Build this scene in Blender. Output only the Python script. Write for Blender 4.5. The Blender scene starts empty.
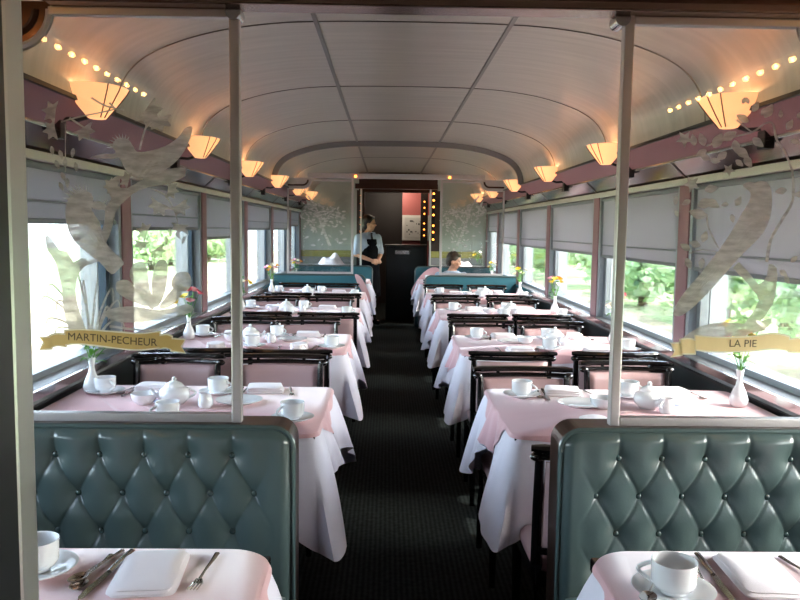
import bpy, bmesh, math, random
import numpy as np
from mathutils import Vector, Matrix
random.seed(7)
PI = math.pi
sc = bpy.context.scene
COL = sc.collection

# ------------------------------------------------------------------ camera
F = 780.0                                   # focal length in pixels of the 800 px wide frame
HC = 1.42                                   # eye height
CX = -0.10
def camera():
    cd = bpy.data.cameras.new('camera'); cam = bpy.data.objects.new('camera', cd); COL.objects.link(cam)
    cd.sensor_width = 36; cd.lens = 36 * F / 800; cd.clip_start = 0.03; cd.clip_end = 300
    yc = Vector(((387 - 400) / F, (300 - 229) / F, -1)).normalized()      # the car's axis seen by the camera
    xc = Vector((1, -0.0127, 0)); xc = (xc - yc * xc.dot(yc)).normalized()
    zc = xc.cross(yc).normalized()
    m = Matrix((xc, yc, zc)).to_4x4()
    m.translation = Vector((CX, 0, HC))
    cam.matrix_world = m
    sc.camera = cam
    return m
CAM = camera()
CAMI = CAM.inverted()
def at(px, py, Y):
    """world point of the vertical plane y = Y that the photograph shows at this pixel"""
    d = CAM.to_3x3() @ Vector(((px - 400) / F, (300 - py) / F, -1))
    t = Y / d.y
    return Vector((CX + d.x * t, Y, HC + d.z * t))

# ------------------------------------------------------------------ world, sun, exposure
w = bpy.data.worlds.new('sky'); sc.world = w; w.use_nodes = True
nt = w.node_tree; bg = nt.nodes['Background']
sky = nt.nodes.new('ShaderNodeTexSky'); sky.sky_type = 'NISHITA'; sky.sun_disc = False
sky.sun_elevation = math.radians(40); sky.sun_rotation = math.radians(110); sky.dust_density = 3.0; sky.air_density = 1.0
mixw = nt.nodes.new('ShaderNodeMix'); mixw.data_type = 'RGBA'; mixw.inputs['Factor'].default_value = 0.55
mixw.inputs[7].default_value = (3.2, 3.5, 3.9, 1)          # thin white cloud
nt.links.new(sky.outputs[0], mixw.inputs[6]); nt.links.new(mixw.outputs[2], bg.inputs['Color'])
bg.inputs['Strength'].default_value = 3.6
sl = bpy.data.lights.new('sun', 'SUN'); sl.energy = 20.0; sl.angle = math.radians(0.6); sl.color = (1.0, 0.96, 0.9)
so = bpy.data.objects.new('sun', sl); COL.objects.link(so)
so.rotation_euler = Vector((-0.92, 0.36, -1.0)).to_track_quat('-Z', 'Y').to_euler()
sc.view_settings.view_transform = 'Standard'; sc.view_settings.look = 'None'
sc.view_settings.exposure = 0.25; sc.view_settings.gamma = 1.0; sc.view_settings.use_curve_mapping = False
try:
    sc.cycles.use_denoising = True; sc.cycles.max_bounces = 8; sc.cycles.diffuse_bounces = 5; sc.cycles.glossy_bounces = 4
    sc.cycles.transparent_max_bounces = 24; sc.cycles.sample_clamp_indirect = 6.0; sc.cycles.caustics_reflective = False
    sc.cycles.transmission_bounces = 6
except Exception:
    pass
HW = 1.42                                   # half width of the car between the walls
PITCH = 1.676                               # one bay: a window and a table
PIL = [0.614 + PITCH * k for k in range(7)] + [11.85] # pillar centres; the last, narrow window bay is added to brighten the far end
WZ0, WZ1 = 0.81, 1.665
Y0, Y1 = -1.0, 15.0
for s in (-1, 1):                           # sky light entering through each row of windows is sampled through portals
    for k in range(7):
        al = bpy.data.lights.new('window_portal', 'AREA'); al.shape = 'RECTANGLE'; al.size = PIL[k + 1] - PIL[k] - .24; al.size_y = 0.86
        al.cycles.is_portal = True
        ao = bpy.data.objects.new('window_portal', al); COL.objects.link(ao)
        ao.location = (s * 1.56, (PIL[k] + PIL[k + 1]) / 2, (WZ0 + WZ1) / 2)
        ao.rotation_euler = (PI / 2, 0, s * PI / 2)

# ------------------------------------------------------------------ materials
def srgb(h):
    c = [int(h[i:i + 2], 16) / 255 for i in (0, 2, 4)]
    return tuple(((x + 0.055) / 1.055) ** 2.4 if x > 0.04045 else x / 12.92 for x in c) + (1,)
def mat(name, col, rough=0.5, metal=0.0, noise=None, bump=None, spec=0.5, coat=0.0, sheen=0.0, trans=0.0, stretch=(1, 1, 1)):
    m = bpy.data.materials.new(name); m.use_nodes = True
    n = m.node_tree.nodes; l = m.node_tree.links; b = n['Principled BSDF']
    c = srgb(col) if isinstance(col, str) else col
    b.inputs['Base Color'].default_value = c; b.inputs['Roughness'].default_value = rough; b.inputs['Metallic'].default_value = metal
    b.inputs['Specular IOR Level'].default_value = spec; b.inputs['Coat Weight'].default_value = coat
    b.inputs['Sheen Weight'].default_value = sheen; b.inputs['Transmission Weight'].default_value = trans
    if noise or bump:
        tc = n.new('ShaderNodeTexCoord'); mp = n.new('ShaderNodeMapping'); mp.inputs['Scale'].default_value = stretch
        l.new(tc.outputs['Object'], mp.inputs['Vector'])
    if noise:
        sc_, amt = noise
        t = n.new('ShaderNodeTexNoise'); t.inputs['Scale'].default_value = sc_; t.inputs['Detail'].default_value = 5
        l.new(mp.outputs[0], t.inputs['Vector'])
        r = n.new('ShaderNodeMix'); r.data_type = 'RGBA'
        r.inputs[6].default_value = tuple(x * (1 - amt) for x in c[:3]) + (1,); r.inputs[7].default_value = tuple(min(1, x * (1 + amt)) for x in c[:3]) + (1,)
        l.new(t.outputs['Fac'], r.inputs['Factor']); l.new(r.outputs[2], b.inputs['Base Color'])
    if bump:
        sc_, st = bump
        t = n.new('ShaderNodeTexNoise'); t.inputs['Scale'].default_value = sc_; t.inputs['Detail'].default_value = 3
        l.new(mp.outputs[0], t.inputs['Vector'])
        bp = n.new('ShaderNodeBump'); bp.inputs['Strength'].default_value = st; bp.inputs['Distance'].default_value = 0.004
        l.new(t.outputs['Fac'], bp.inputs['Height']); l.new(bp.outputs[0], b.inputs['Normal'])
    return m
def emis(name, col, strength):
    m = bpy.data.materials.new(name); m.use_nodes = True
    b = m.node_tree.nodes['Principled BSDF']; b.inputs['Base Color'].default_value = srgb(col)
    b.inputs['Emission Color'].default_value = srgb(col); b.inputs['Emission Strength'].default_value = strength
    return m
def glass_mat(name, tint=(1, 1, 1), gain=1.0, ior=1.5):
    m = bpy.data.materials.new(name); m.use_nodes = True
    n = m.node_tree.nodes; l = m.node_tree.links; n.remove(n['Principled BSDF'])
    tr = n.new('ShaderNodeBsdfTransparent'); tr.inputs[0].default_value = tint + (1,)
    gl = n.new('ShaderNodeBsdfGlossy'); gl.inputs['Roughness'].default_value = 0.015
    fr = n.new('ShaderNodeFresnel'); fr.inputs[0].default_value = ior
    mu = n.new('ShaderNodeMath'); mu.operation = 'MULTIPLY'; mu.inputs[1].default_value = gain; mu.use_clamp = True
    mx = n.new('ShaderNodeMixShader'); l.new(fr.outputs[0], mu.inputs[0]); l.new(mu.outputs[0], mx.inputs[0])
    l.new(tr.outputs[0], mx.inputs[1]); l.new(gl.outputs[0], mx.inputs[2]); l.new(mx.outputs[0], n['Material Output'].inputs[0])
    return m
def mix_transparent(name, col, alpha, rough=0.6, translucent=0.0):
    m = bpy.data.materials.new(name); m.use_nodes = True
    n = m.node_tree.nodes; l = m.node_tree.links; n.remove(n['Principled BSDF'])
    c = srgb(col)
    d = n.new('ShaderNodeBsdfDiffuse'); d.inputs[0].default_value = c
    t = n.new('ShaderNodeBsdfTranslucent'); t.inputs[0].default_value = c
    m1 = n.new('ShaderNodeMixShader'); m1.inputs[0].default_value = translucent
    l.new(d.outputs[0], m1.inputs[1]); l.new(t.outputs[0], m1.inputs[2])
    tr = n.new('ShaderNodeBsdfTransparent'); m2 = n.new('ShaderNodeMixShader'); m2.inputs[0].default_value = alpha
    l.new(tr.outputs[0], m2.inputs[1]); l.new(m1.outputs[0], m2.inputs[2]); l.new(m2.outputs[0], n['Material Output'].inputs[0])
    return m
def etch_mat(name, col, a0, a1):
    m = mix_transparent(name, col, a0, translucent=0.62); n = m.node_tree.nodes; l = m.node_tree.links
    tc = n.new('ShaderNodeTexCoord'); t = n.new('ShaderNodeTexNoise'); t.inputs['Scale'].default_value = 45; t.inputs['Detail'].default_value = 3
    mp = n.new('ShaderNodeMapping'); mp.inputs['Rotation'].default_value = (0, .7, 0); mp.inputs['Scale'].default_value = (.5, 1, 1.6)
    l.new(tc.outputs['Object'], mp.inputs[0]); l.new(mp.outputs[0], t.inputs['Vector'])
    r = n.new('ShaderNodeMapRange'); r.inputs['From Min'].default_value = .35; r.inputs['From Max'].default_value = .65
    r.inputs['To Min'].default_value = a0; r.inputs['To Max'].default_value = a1; l.new(t.outputs['Fac'], r.inputs['Value'])
    mx = [x for x in n if x.type == 'MIX_SHADER'][-1]; l.new(r.outputs[0], mx.inputs[0])
    return m
M = {}
M['ceiling'] = mat('brushed aluminium ceiling', 'b9b4ac', 0.38, 0.5, noise=(4.0, 0.24), bump=(14, 0.12), stretch=(0.5, 6, 1))
M['seam'] = mat('grey ceiling batten', '77736e', 0.35, 0.8)
M['chrome'] = mat('polished chrome trim', 'c9c9c9', 0.16, 1.0, noise=(6, 0.08))
M['post'] = mat('pale enamelled post', 'd9d6cf', 0.3, 0.2)
M['satin'] = mat('satin steel frame', 'c6c1c2', 0.36, 0.55, noise=(5, 0.08))
M['header'] = mat('bronze brushed header', '4c372f', 0.3, 0.85, noise=(3, 0.2), stretch=(1, 8, 8))
M['bronze'] = mat('light bronze strip', '8c766c', 0.25, 0.85, noise=(4, .2), stretch=(1, 6, 6))
M['pink'] = mat('mauve wall laminate', '875962', 0.5, 0, noise=(60, 0.06))
M['pillar'] = mat('mauve pillar laminate', '93666f', 0.45, 0, noise=(60, 0.05))
M['mirror'] = mat('smoky mirror panel', '4e4b45', 0.14, 1.0)
M['endmirror'] = mat('pale green end panel', 'b3bdb6', 0.28, 0.35, noise=(2, .15))
M['lower'] = mat('dark teal wall panel', '1d2a2b', 0.45, 0, noise=(8, 0.15))
M['sill'] = mat('grey enamel sill', '87888a', 0.35, 0.3, noise=(10, 0.06))
M['blackrub'] = mat('black rubber strip', '0d0d0f', 0.35)
M['winframe'] = mat('blue grey window frame', 'a3a9b0', 0.35, 0.6)
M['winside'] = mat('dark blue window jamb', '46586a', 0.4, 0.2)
M['winglass'] = glass_mat('window glass', (0.97, 0.99, 0.98), 0.8)
M['screenglass'] = glass_mat('screen glass', (0.985, 0.99, 0.985), 1.25)
M['shade'] = mix_transparent('grey roller blind cloth', 'b2aeb9', 1.0, translucent=0.29)
M['shadebar'] = mat('grey blind bar', '77797f', 0.5)
M['etch'] = etch_mat('frosted etching', 'fdfcf8', 0.36, 0.64)
M['etchdeep'] = etch_mat('deep frosted etching', 'ffffff', 0.48, 0.80)
M['banner'] = mat('gold banner enamel', 'cdae6c', 0.4, 0.15, noise=(40, 0.05))
M['bannerpale'] = mat('pale gold banner enamel', 'ead3a2', 0.4, 0.1, noise=(40, 0.05))
M['bannerrim'] = mat('cream banner outline', 'ece4d0', 0.5)
M['ink'] = mat('brown lettering', '4a3a20', 0.5)
M['leather'] = mat('bottle green leather', '485857', 0.28, 0, noise=(9, 0.10), bump=(120, 0.06), spec=0.6, coat=0.2)
M['teal'] = mat('teal leather', '2f6470', 0.45, 0, noise=(9, 0.08))
M['button'] = mat('green leather button', '3c504f', 0.2, 0, coat=0.6)
M['darkedge'] = mat('dark bench side', '10191a', 0.35, 0.0, coat=0.4)
M['pinkvinyl'] = mat('dusty pink vinyl', 'a98b8b', 0.33, 0, noise=(7, 0.07), bump=(30, 0.12), coat=0.1)
M['blackwood'] = mat('black lacquered wood', '0b0a0b', 0.18, 0, coat=0.6)
M['white_cloth'] = mat('white linen', 'e6e2ec', 0.8, 0, noise=(5, 0.02), bump=(380, 0.10), sheen=0.2)
M['pink_cloth'] = mat('pink linen', 'd9abaf', 0.75, 0, noise=(5, 0.03), bump=(380, 0.10), sheen=0.45)
M['napkin'] = mat('white napkin linen', 'f1e9ec', 0.75, 0, bump=(300, 0.10), sheen=0.2)
M['china'] = mat('white china', 'eef0f2', 0.12, 0, coat=0.5)
M['silver'] = mat('silver cutlery', 'c4c0bc', 0.14, 1.0)
M['carpet'] = None
M['coffee'] = mat('blue ticket paper', '7d8fc4', 0.6)
M['leaf'] = mat('green leaf', '4f8a2e', 0.45, 0, noise=(30, 0.2))
M['petal_red'] = mat('coral petal', 'd8566a', 0.5)
M['petal_yellow'] = mat('yellow petal', 'f0cf3e', 0.5)
M['petal_pink'] = mat('pink petal', 'e79cb0', 0.5)
M['petal_white'] = mat('cream petal', 'f4f0d8', 0.5)
M['petal_orange'] = mat('orange petal', 'ee9a30', 0.5)
M['lampglass'] = emis('warm lamp glass', 'ffbd80', .92)
M['strap'] = mat('brown lamp strap', '4a2c18', 0.4, 0.5)
M['blackmetal'] = mat('black metal bracket', '0c0b0b', 0.4, 0.2)
M['bulb'] = emis('warm bulb', 'ffb868', 48.0)
M['farbulb'] = emis('warm vanity bulb', 'ff9038', 6.0)
M['skin'] = mat('skin', 'c79377', 0.5, 0)
M['hair'] = mat('dark hair', '120d0c', 0.4, 0, noise=(90, 0.3))
M['hair2'] = mat('brown hair', '33241b', 0.5, 0, noise=(90, 0.3))
M['shirt'] = mat('light blue shirt', 'a3b0c2', 0.8, 0)
M['apron'] = mat('black apron cloth', '06070b', 0.9, 0, spec=.15)
M['tie'] = mat('dark tie', '11131f', 0.6)
M['lips'] = mat('lips', '93504a', 0.5)
M['eye'] = mat('dark eye', '15100e', 0.2)
M['counter'] = mat('black counter', '0a0b0c', 0.35, 0, coat=0.2)
M['brown'] = mat('dark brown laminate', '2e2520', 0.4, 0, noise=(4, 0.2))
M['paper'] = mat('picture paper', 'b5b2ac', 0.6, 0)
M['inkline'] = mat('picture ink', '4d4b4a', 0.6)
M['whiteframe'] = mat('grey picture frame', 'c7c5bd', 0.4)
M['pinkred'] = mat('rose corridor panel', '9c5450', 0.5)
M['olive'] = mat('olive bench top', '8e8a4c', 0.5)
M['yellow'] = mat('yellow plastic', 'a08a2a', 0.5)
M['gravel'] = mat('pale gravel ground', 'b8ad92', 0.95, 0, noise=(1.2, 0.25))
M['grass'] = mat('pale green grass', 'a9b98c', 0.9, 0, noise=(0.8, 0.25))
M['bark'] = mat('bark', '5d4c3c', 0.9)
for nm, h in (('fol_a', 'b4cc9f'), ('fol_b', 'bfd6a8'), ('fol_c', '9dbf8a')):
    m = mat(nm, h, 0.7, 0, noise=(2.2, 0.4)); M[nm] = m
def carpet():
    m = bpy.data.materials.new('dark ribbed carpet'); m.use_nodes = True
    n = m.node_tree.nodes; l = m.node_tree.links; b = n['Principled BSDF']; b.inputs['Roughness'].default_value = 0.95
    b.inputs['Specular IOR Level'].default_value = 0.15
    tc = n.new('ShaderNodeTexCoord'); sp = n.new('ShaderNodeSeparateXYZ'); l.new(tc.outputs['Object'], sp.inputs[0])
    s = n.new('ShaderNodeMath'); s.operation = 'MULTIPLY'; s.inputs[1].default_value = 2 * PI / 0.022; l.new(sp.outputs[0], s.inputs[0])
    c = n.new('ShaderNodeMath'); c.operation = 'SINE'; l.new(s.outputs[0], c.inputs[0])
    t = n.new('ShaderNodeTexNoise'); t.inputs['Scale'].default_value = 40; l.new(tc.outputs['Object'], t.inputs['Vector'])
    a = n.new('ShaderNodeMath'); a.operation = 'MULTIPLY_ADD'; a.inputs[1].default_value = 0.22; l.new(c.outputs[0], a.inputs[0]); l.new(t.outputs['Fac'], a.inputs[2])
    r = n.new('ShaderNodeValToRGB'); r.color_ramp.elements[0].position = 0.25; r.color_ramp.elements[0].color = srgb('141818')
    r.color_ramp.elements[1].position = 0.85; r.color_ramp.elements[1].color = srgb('2d3331')
    l.new(a.outputs[0], r.inputs[0]); l.new(r.outputs[0], b.inputs['Base Color'])
    return m
M['carpet'] = carpet()

# ------------------------------------------------------------------ mesh helpers
def rot_to(d, up=Vector((0, 0, 1))):
    d = Vector(d).normalized(); a = d.cross(up)
    if a.length < 1e-4: a = d.cross(Vector((0, 1, 0)))
    a.normalize(); b = a.cross(d).normalized()
    return a, b
class MB:
    def __init__(s): s.v = []; s.f = []; s.m = []; s.mats = []; s.cur = 0
    def use(s, m):
        if m not in s.mats: s.mats.append(m)
        s.cur = s.mats.index(m); return s
    def face(s, f): s.f.append(tuple(f)); s.m.append(s.cur)
    def box(s, x0, x1, y0, y1, z0, z1, M4=None):
        b = len(s.v)
        for z in (z0, z1):
            for x, y in ((x0, y0), (x1, y0), (x1, y1), (x0, y1)):
                p = Vector((x, y, z)); s.v.append(M4 @ p if M4 else p)
        for f in ((3, 2, 1, 0), (4, 5, 6, 7), (0, 1, 5, 4), (1, 2, 6, 5), (2, 3, 7, 6), (3, 0, 4, 7)): s.face([b + i for i in f])
        return s
    def tube(s, pts, r, n=8, cap=True, flat=1.0, up=Vector((0, 0, 1))):
        pts = [Vector(p) for p in pts]; rs = r if isinstance(r, (list, tuple)) else [r] * len(pts); b = len(s.v)
        for i, p in enumerate(pts):
            d = pts[min(i + 1, len(pts) - 1)] - pts[max(i - 1, 0)]
            a, c = rot_to(d, up)
            for k in range(n):
                t = 2 * PI * k / n; s.v.append(p + (a * math.cos(t) + c * math.sin(t) * flat) * rs[i])
        for i in range(len(pts) - 1):
            for k in range(n):
                s.face([b + i * n + k, b + i * n + (k + 1) % n, b + (i + 1) * n + (k + 1) % n, b + (i + 1) * n + k])
        if cap:
            s.face([b + k for k in range(n)][::-1]); s.face([b + (len(pts) - 1) * n + k for k in range(n)])
        return s
    def lathe(s, prof, n=24, c=(0, 0, 0), sx=1, sy=1, closed=False):
        b = len(s.v); c = Vector(c)
        for r, z in prof:
            for k in range(n):
                t = 2 * PI * k / n; s.v.append(c + Vector((r * math.cos(t) * sx, r * math.sin(t) * sy, z)))
        for i in range(len(prof) - 1):
            for k in range(n):
                s.face([b + i * n + k, b + i * n + (k + 1) % n, b + (i + 1) * n + (k + 1) % n, b + (i + 1) * n + k])
        if prof[0][0] > 1e-6: s.face([b + k for k in range(n)][::-1])
        if prof[-1][0] > 1e-6: s.face([b + (len(prof) - 1) * n + k for k in range(n)])
        return s
    def prism(s, poly, fn, t0, t1):
        """poly: 2D outline; fn(a, b, t) -> point"""
        b = len(s.v); n = len(poly)
        for t in (t0, t1):
            for p in poly: s.v.append(Vector(fn(p[0], p[1], t)))
        s.face([b + i for i in range(n)][::-1]); s.face([b + n + i for i in range(n)])
        for i in range(n): s.face([b + i, b + (i + 1) % n, b + n + (i + 1) % n, b + n + i])
        return s
    def grid(s, fn, nu, nv, closed_u=False):
        b = len(s.v)
        for j in range(nv + 1):
            for i in range(nu + (0 if closed_u else 1)): s.v.append(Vector(fn(i / nu, j / nv)))
        W = nu if closed_u else nu + 1
        for j in range(nv):
            for i in range(nu):
                i2 = (i + 1) % W if closed_u else i + 1
                s.face([b + j * W + i, b + j * W + i2, b + (j + 1) * W + i2, b + (j + 1) * W + i])
        return s
    def ball(s, c, r, sx=1, sy=1, sz=1, n=12, m=8):
        c = Vector(c)
        prof = [(math.sin(PI * j / m), -math.cos(PI * j / m)) for j in range(m + 1)]
        b = len(s.v)
        for a, z in prof:
            for k in range(n):
                t = 2 * PI * k / n; s.v.append(c + Vector((a * math.cos(t) * sx, a * math.sin(t) * sy, z * sz)) * r)
        for i in range(m):
            for k in range(n): s.face([b + i * n + k, b + i * n + (k + 1) % n, b + (i + 1) * n + (k + 1) % n, b + (i + 1) * n + k])
        return s
    def build(s, name, material=None, parent=None, smooth=True, loc=None, bevel=0, merge=True, angle=38):
        me = bpy.data.meshes.new(name)
        me.from_pydata([tuple(v) for v in s.v], [], s.f)
        if s.mats:
            for m in s.mats: me.materials.append(m)
            me.polygons.foreach_set('material_index', s.m)
        if material: 
            me.materials.append(material)
        bm = bmesh.new(); bm.from_mesh(me)
        if merge: bmesh.ops.remove_doubles(bm, verts=bm.verts, dist=1e-5)
        bmesh.ops.dissolve_degenerate(bm, dist=1e-6, edges=bm.edges)
        bmesh.ops.recalc_face_normals(bm, faces=bm.faces)
        if bevel:
            es = [e for e in bm.edges if len(e.link_faces) == 2 and e.calc_face_angle() > 0.6]
            bmesh.ops.bevel(bm, geom=es, offset=bevel, segments=2, profile=0.6, affect='EDGES', clamp_overlap=True)
        for f in bm.faces: f.smooth = smooth
        if smooth:
            for e in bm.edges:
                if len(e.link_faces) == 2 and e.calc_face_angle() > math.radians(angle): e.smooth = False
        bm.to_mesh(me); bm.free()
        o = bpy.data.objects.new(name, me); COL.objects.link(o)
        if parent: o.parent = parent
        if loc is not None: o.location = loc
        return o
def tag(o, label=None, cat=None, group=None, kind=None):
    if label: o['label'] = label
    if cat: o['category'] = cat
    if group: o['group'] = group
    if kind: o['kind'] = kind
    return o
def empty(name, loc=(0, 0, 0), rz=0, label=None, cat=None, group=None):
    o = bpy.data.objects.new(name, None); COL.objects.link(o); o.location = loc; o.rotation_euler = (0, 0, rz)
    o.empty_display_size = 0.05
    return tag(o, label, cat, group)
KIDS = {}
def copy_tree(o, parent=None):
    c = o.copy(); COL.objects.link(c)
    if parent: c.parent = parent
    if 'children_cache' not in KIDS: KIDS['children_cache'] = {}
    for ch in list(o.children):
        copy_tree(ch, c)
    return c
def place(src, loc, rz=0, label=None, group=None, cat=None):
    """first use takes the prototype itself, later uses copy it"""
    if not src.get('_used'):
        src['_used'] = 1; o = src
    else:
        o = copy_tree(src)
    o.location = loc; o.rotation_euler = (0, 0, rz)
    tag(o, label, cat, group)
    return o
def struct(o):
    o['kind'] = 'structure'; return o

# ------------------------------------------------------------------ the shell
fl = MB().box(-1.6, 1.6, Y0 - .1, Y1 + .1, -0.08, 0).build('floor', M['carpet'], smooth=False); struct(fl)
# car side walls below the windows
for s, nm in ((-1, 'left'), (1, 'right')):
    b = MB()
    b.box(*sorted((s * HW, s * (HW + .12))), Y0, Y1, 0, WZ0 - .05)
    struct(b.build('wall_' + nm, M['lower'], smooth=False))
    # sill: sloping grey ledge, bright edge, black rubber strip, grey band
    pr = [(HW + .12, WZ0 + .01), (HW + .12, WZ0 - .05), (HW - .035, WZ0 - .05), (HW - .035, WZ0 - .005), (HW - .02, WZ0)]
    o = MB().prism(pr, lambda a, z, t: (s * a, t, z), Y0, 11.9).build('trim_1', M['sill'], smooth=False); struct(o)
    o = MB().box(*sorted((s * (HW - .036), s * (HW - .052))), Y0, 11.9, WZ0 - .028, WZ0 + .004).build('trim_2', M['chrome'], smooth=False); struct(o)
    o = MB().box(*sorted((s * (HW - .048), s * (HW))), Y0, 11.9, WZ0 - .062, WZ0 - .0505).build('trim_3', M['blackrub'], smooth=False); struct(o)
    # pink frieze and smoked mirror leaning inward above the windows
    def lean(t): return (HW - .20 * t, WZ1 + .025 + .19 * t)
    a, m_, e = lean(0), lean(.45), lean(1.0)
    def slab(p, q, th, name, mt):
        pr = [p, q, (q[0] + th, q[1] + th * .6), (p[0] + th, p[1] + th * .6)]
        return struct(MB().prism(pr, lambda x, z, t: (s * x, t, z), Y0, 11.9).build(name, mt, smooth=False))
    slab((a[0] - .001, a[1]), m_, .02, 'trim_4', M['mirror'])
    slab(m_, e, .02, 'trim_5', M['pink'])
    for (x, z), nme, wd, mt in (((HW - .012, WZ1 + .012), 'trim_6', .017, M['post']), ((m_[0] - .004, m_[1]), 'trim_7', .007, M['chrome'])):
        struct(MB().box(*sorted((s * (x - wd * .6), s * (x + wd * .9))), Y0, 11.9, z - wd, z + wd).build(nme, mt, smooth=False, bevel=.003))
    struct(MB().box(*sorted((s * HW, s * (HW + .14))), Y0, 11.9, WZ1 + .0, WZ1 + .35).build('trim_8', M['pillar'], smooth=False))
    # dividers on the smoked mirror above each pillar
    for k, yc in enumerate(PIL):
        p, q = lean(.03), lean(.43)
        pr = [(p[0] - .006, p[1]), (q[0] - .006, q[1]), (q[0] + .002, q[1]), (p[0] + .002, p[1])]
        struct(MB().prism(pr, lambda x, z, t: (s * x, t, z), yc - .008, yc + .008).build('trim_9', M['seam'], smooth=False))
    # plain wall past the last window
    struct(MB().box(*sorted((s * HW, s * (HW + .12))), PIL[7] + .07, Y1, WZ0 - .05, 2.2).build('wall_' + nm, M['pillar'], smooth=False))
    struct(MB().box(*sorted((s * HW, s * (HW + .12))), Y0, PIL[0], WZ0 - .05, 2.2).build('wall_' + nm, M['brown'], smooth=False))
# pillars
for s in (-1, 1):
    for k, yc in enumerate(PIL):
        if k == 0: continue
        pil = MB().box(*sorted((s * (HW - .012), s * (HW + .12))), yc - .07, yc + .07, WZ0 - .004, WZ1).build('trim_10', M['pillar'], smooth=False, bevel=.004); struct(pil)
        for q in (-1, 1):
            struct(MB().box(*sorted((s * (HW - .006), s * (HW + .12))), *sorted((yc + q * .071, yc + q * .105)), WZ0 - .004, WZ1).build('trim_11', M['winframe'], smooth=False, bevel=.003))
# windows: frame, pane; each with its blind
SH = {-1: [1.2, 1.43, 1.40, 1.33, 1.40, 1.40, 1.45], 1: [1.22, 1.24, 1.245, 1.25, 1.25, 1.25, 1.40]}  # first bay is out of view; its blinds hang low to dim the foreground
side_words = {-1: 'on the MARTIN-PECHEUR side', 1: 'on the LA PIE side'}
ordw = ['by the table before banquette', 'just behind the screen', 'second past the screen', 'third past the screen', 'fourth past the screen', 'beyond the far screens', 'added by the end wall']
for s in (-1, 1):
    for k in range(7):
        y0, y1 = PIL[k] + .105, PIL[k + 1] - .105
        wn = empty('window_%d' % (k + 1 + (7 if s > 0 else 0)), (s * (HW + .08), (y0 + y1) / 2, WZ0)); wn['kind'] = 'structure'
        hy = (y1 - y0) / 2; H = WZ1 - WZ0
        b = MB()
        X0, X1 = -.045, .035
        b.use(M['winframe']); b.box(X0, X1, -hy, hy, .0, .03); b.box(X0, X1, -hy, hy, H - .03, H)
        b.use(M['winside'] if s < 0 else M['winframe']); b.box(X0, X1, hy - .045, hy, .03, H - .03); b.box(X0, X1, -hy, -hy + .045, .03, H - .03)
        b.use(M['winframe']); b.box(X0, X1, hy - .16, hy - .145, .03, H - .03)
        b.build('window_frame', None, wn, smooth=False)
        MB().box(-.003, .003, -hy + .04, hy - .04, .025, H - .025).build('pane', M['winglass'], wn, smooth=False)
        zb = SH[s][k] - WZ0
        bl = empty('roller_blind', (s * (HW + .012), (y0 + y1) / 2, WZ0 + zb),
                   label='grey roller blind on the window %s, %s' % (ordw[k], side_words[s]), cat='blind', group='roller blinds in the dining car windows')
        top = WZ1 - WZ0 - zb - .004
        MB().box(-.002, .002, -hy + .008, hy - .008, .012, top - .02).build('blind_cloth', M['shade'], bl, smooth=False)
        MB().box(-.008, .008, -hy + .006, hy - .006, -.006, .014).build('bottom_bar', M['shadebar'], bl, smooth=False, bevel=.003)
        MB().box(-.006, .006, -hy + .006, hy - .006, .075, .085).build('stiffener', M['shadebar'], bl, smooth=False, bevel=.002)
        MB().tube([(0, -hy + .006, top - .016), (0, hy - .006, top - .016)], .015, 12).build('roller', M['shadebar'], bl)
# ceiling: flat middle, curved coves down to x = 1.22
prof = [(-1.23, 1.875), (-1.225, 1.93), (-1.205, 2.0), (-1.16, 2.07), (-1.08, 2.13), (-.96, 2.18), (-.80, 2.225), (-.60, 2.255), (-.40, 2.268), (0, 2.272)]
prof = prof + [(-x, z) for x, z in prof[::-1][1:]]
def smooth_poly(p, it=2):
    for _ in range(it):
        q = [p[0]]
        for a, b in zip(p, p[1:]):
            q += [(a[0] * .75 + b[0] * .25, a[1] * .75 + b[1] * .25), (a[0] * .25 + b[0] * .75, a[1] * .25 + b[1] * .75)]
        q.append(p[-1]); p = q
    return p
cp = smooth_poly(prof)
b = MB()
outer = cp + [(1.55, 1.875 + .04), (1.55, 2.42), (-1.55, 2.42), (-1.55, 1.875 + .04)]
n = len(cp)
b.grid(lambda u, v: (cp[min(n - 1, round(u * (n - 1)))][0], Y0 + (Y1 - Y0) * v, cp[min(n - 1, round(u * (n - 1)))][1]), n - 1, 1)
b.box(-1.56, 1.56, Y0, Y1, 2.40, 2.44)
for s in (-1, 1):
    b.box(*sorted((s * 1.228, s * 1.56)), Y0, Y1, 1.90, 1.915)
ce = b.build('ceiling', M['ceiling'], merge=False); struct(ce)
for s in (-1, 1):
    struct(MB().box(*sorted((s * 1.215, s * 1.245)), Y0, 11.9, 1.868, 1.882).build('trim_12', M['blackmetal'], smooth=False))
    struct(MB().box(s * .40 - .010, s * .40 + .010, 2.1, 11.9, 2.258, 2.272).build('trim_13', M['seam'], smooth=False, bevel=.002))
def arch(y, d, wd, name, mt):
    inn = [(x * (1 - 0), z) for x, z in cp]
    b = MB(); N = len(cp)
    ctr = Vector((0, 0, 1.6))
    def f(u, v):
        i = min(N - 1, int(round(u * (N - 1)))); x, z = cp[i]
        a = cp[max(0, i - 1)]; c = cp[min(N - 1, i + 1)]
        t = Vector((c[0] - a[0], c[1] - a[1])).normalized(); nr = Vector((t.y, -t.x))
        prof4 = [(0.004, -wd), (-d, -wd * .6), (-d, wd * .6), (0.004, wd)]
        dd, dy = prof4[int(round(v * 3))]
        return (x - nr.x * dd, y + dy, z - nr.y * dd)
    b.grid(f, N - 1, 3)
    return struct(b.build(name, mt, smooth=True))
for y in (3.3, 4.76, 6.22): arch(y, .0035, .006, 'trim_14', M['seam'])
arch(7.7, .05, .035, 'trim_15', M['seam'])
arch(9.4, .0035, .006, 'trim_14', M['seam'])
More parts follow.
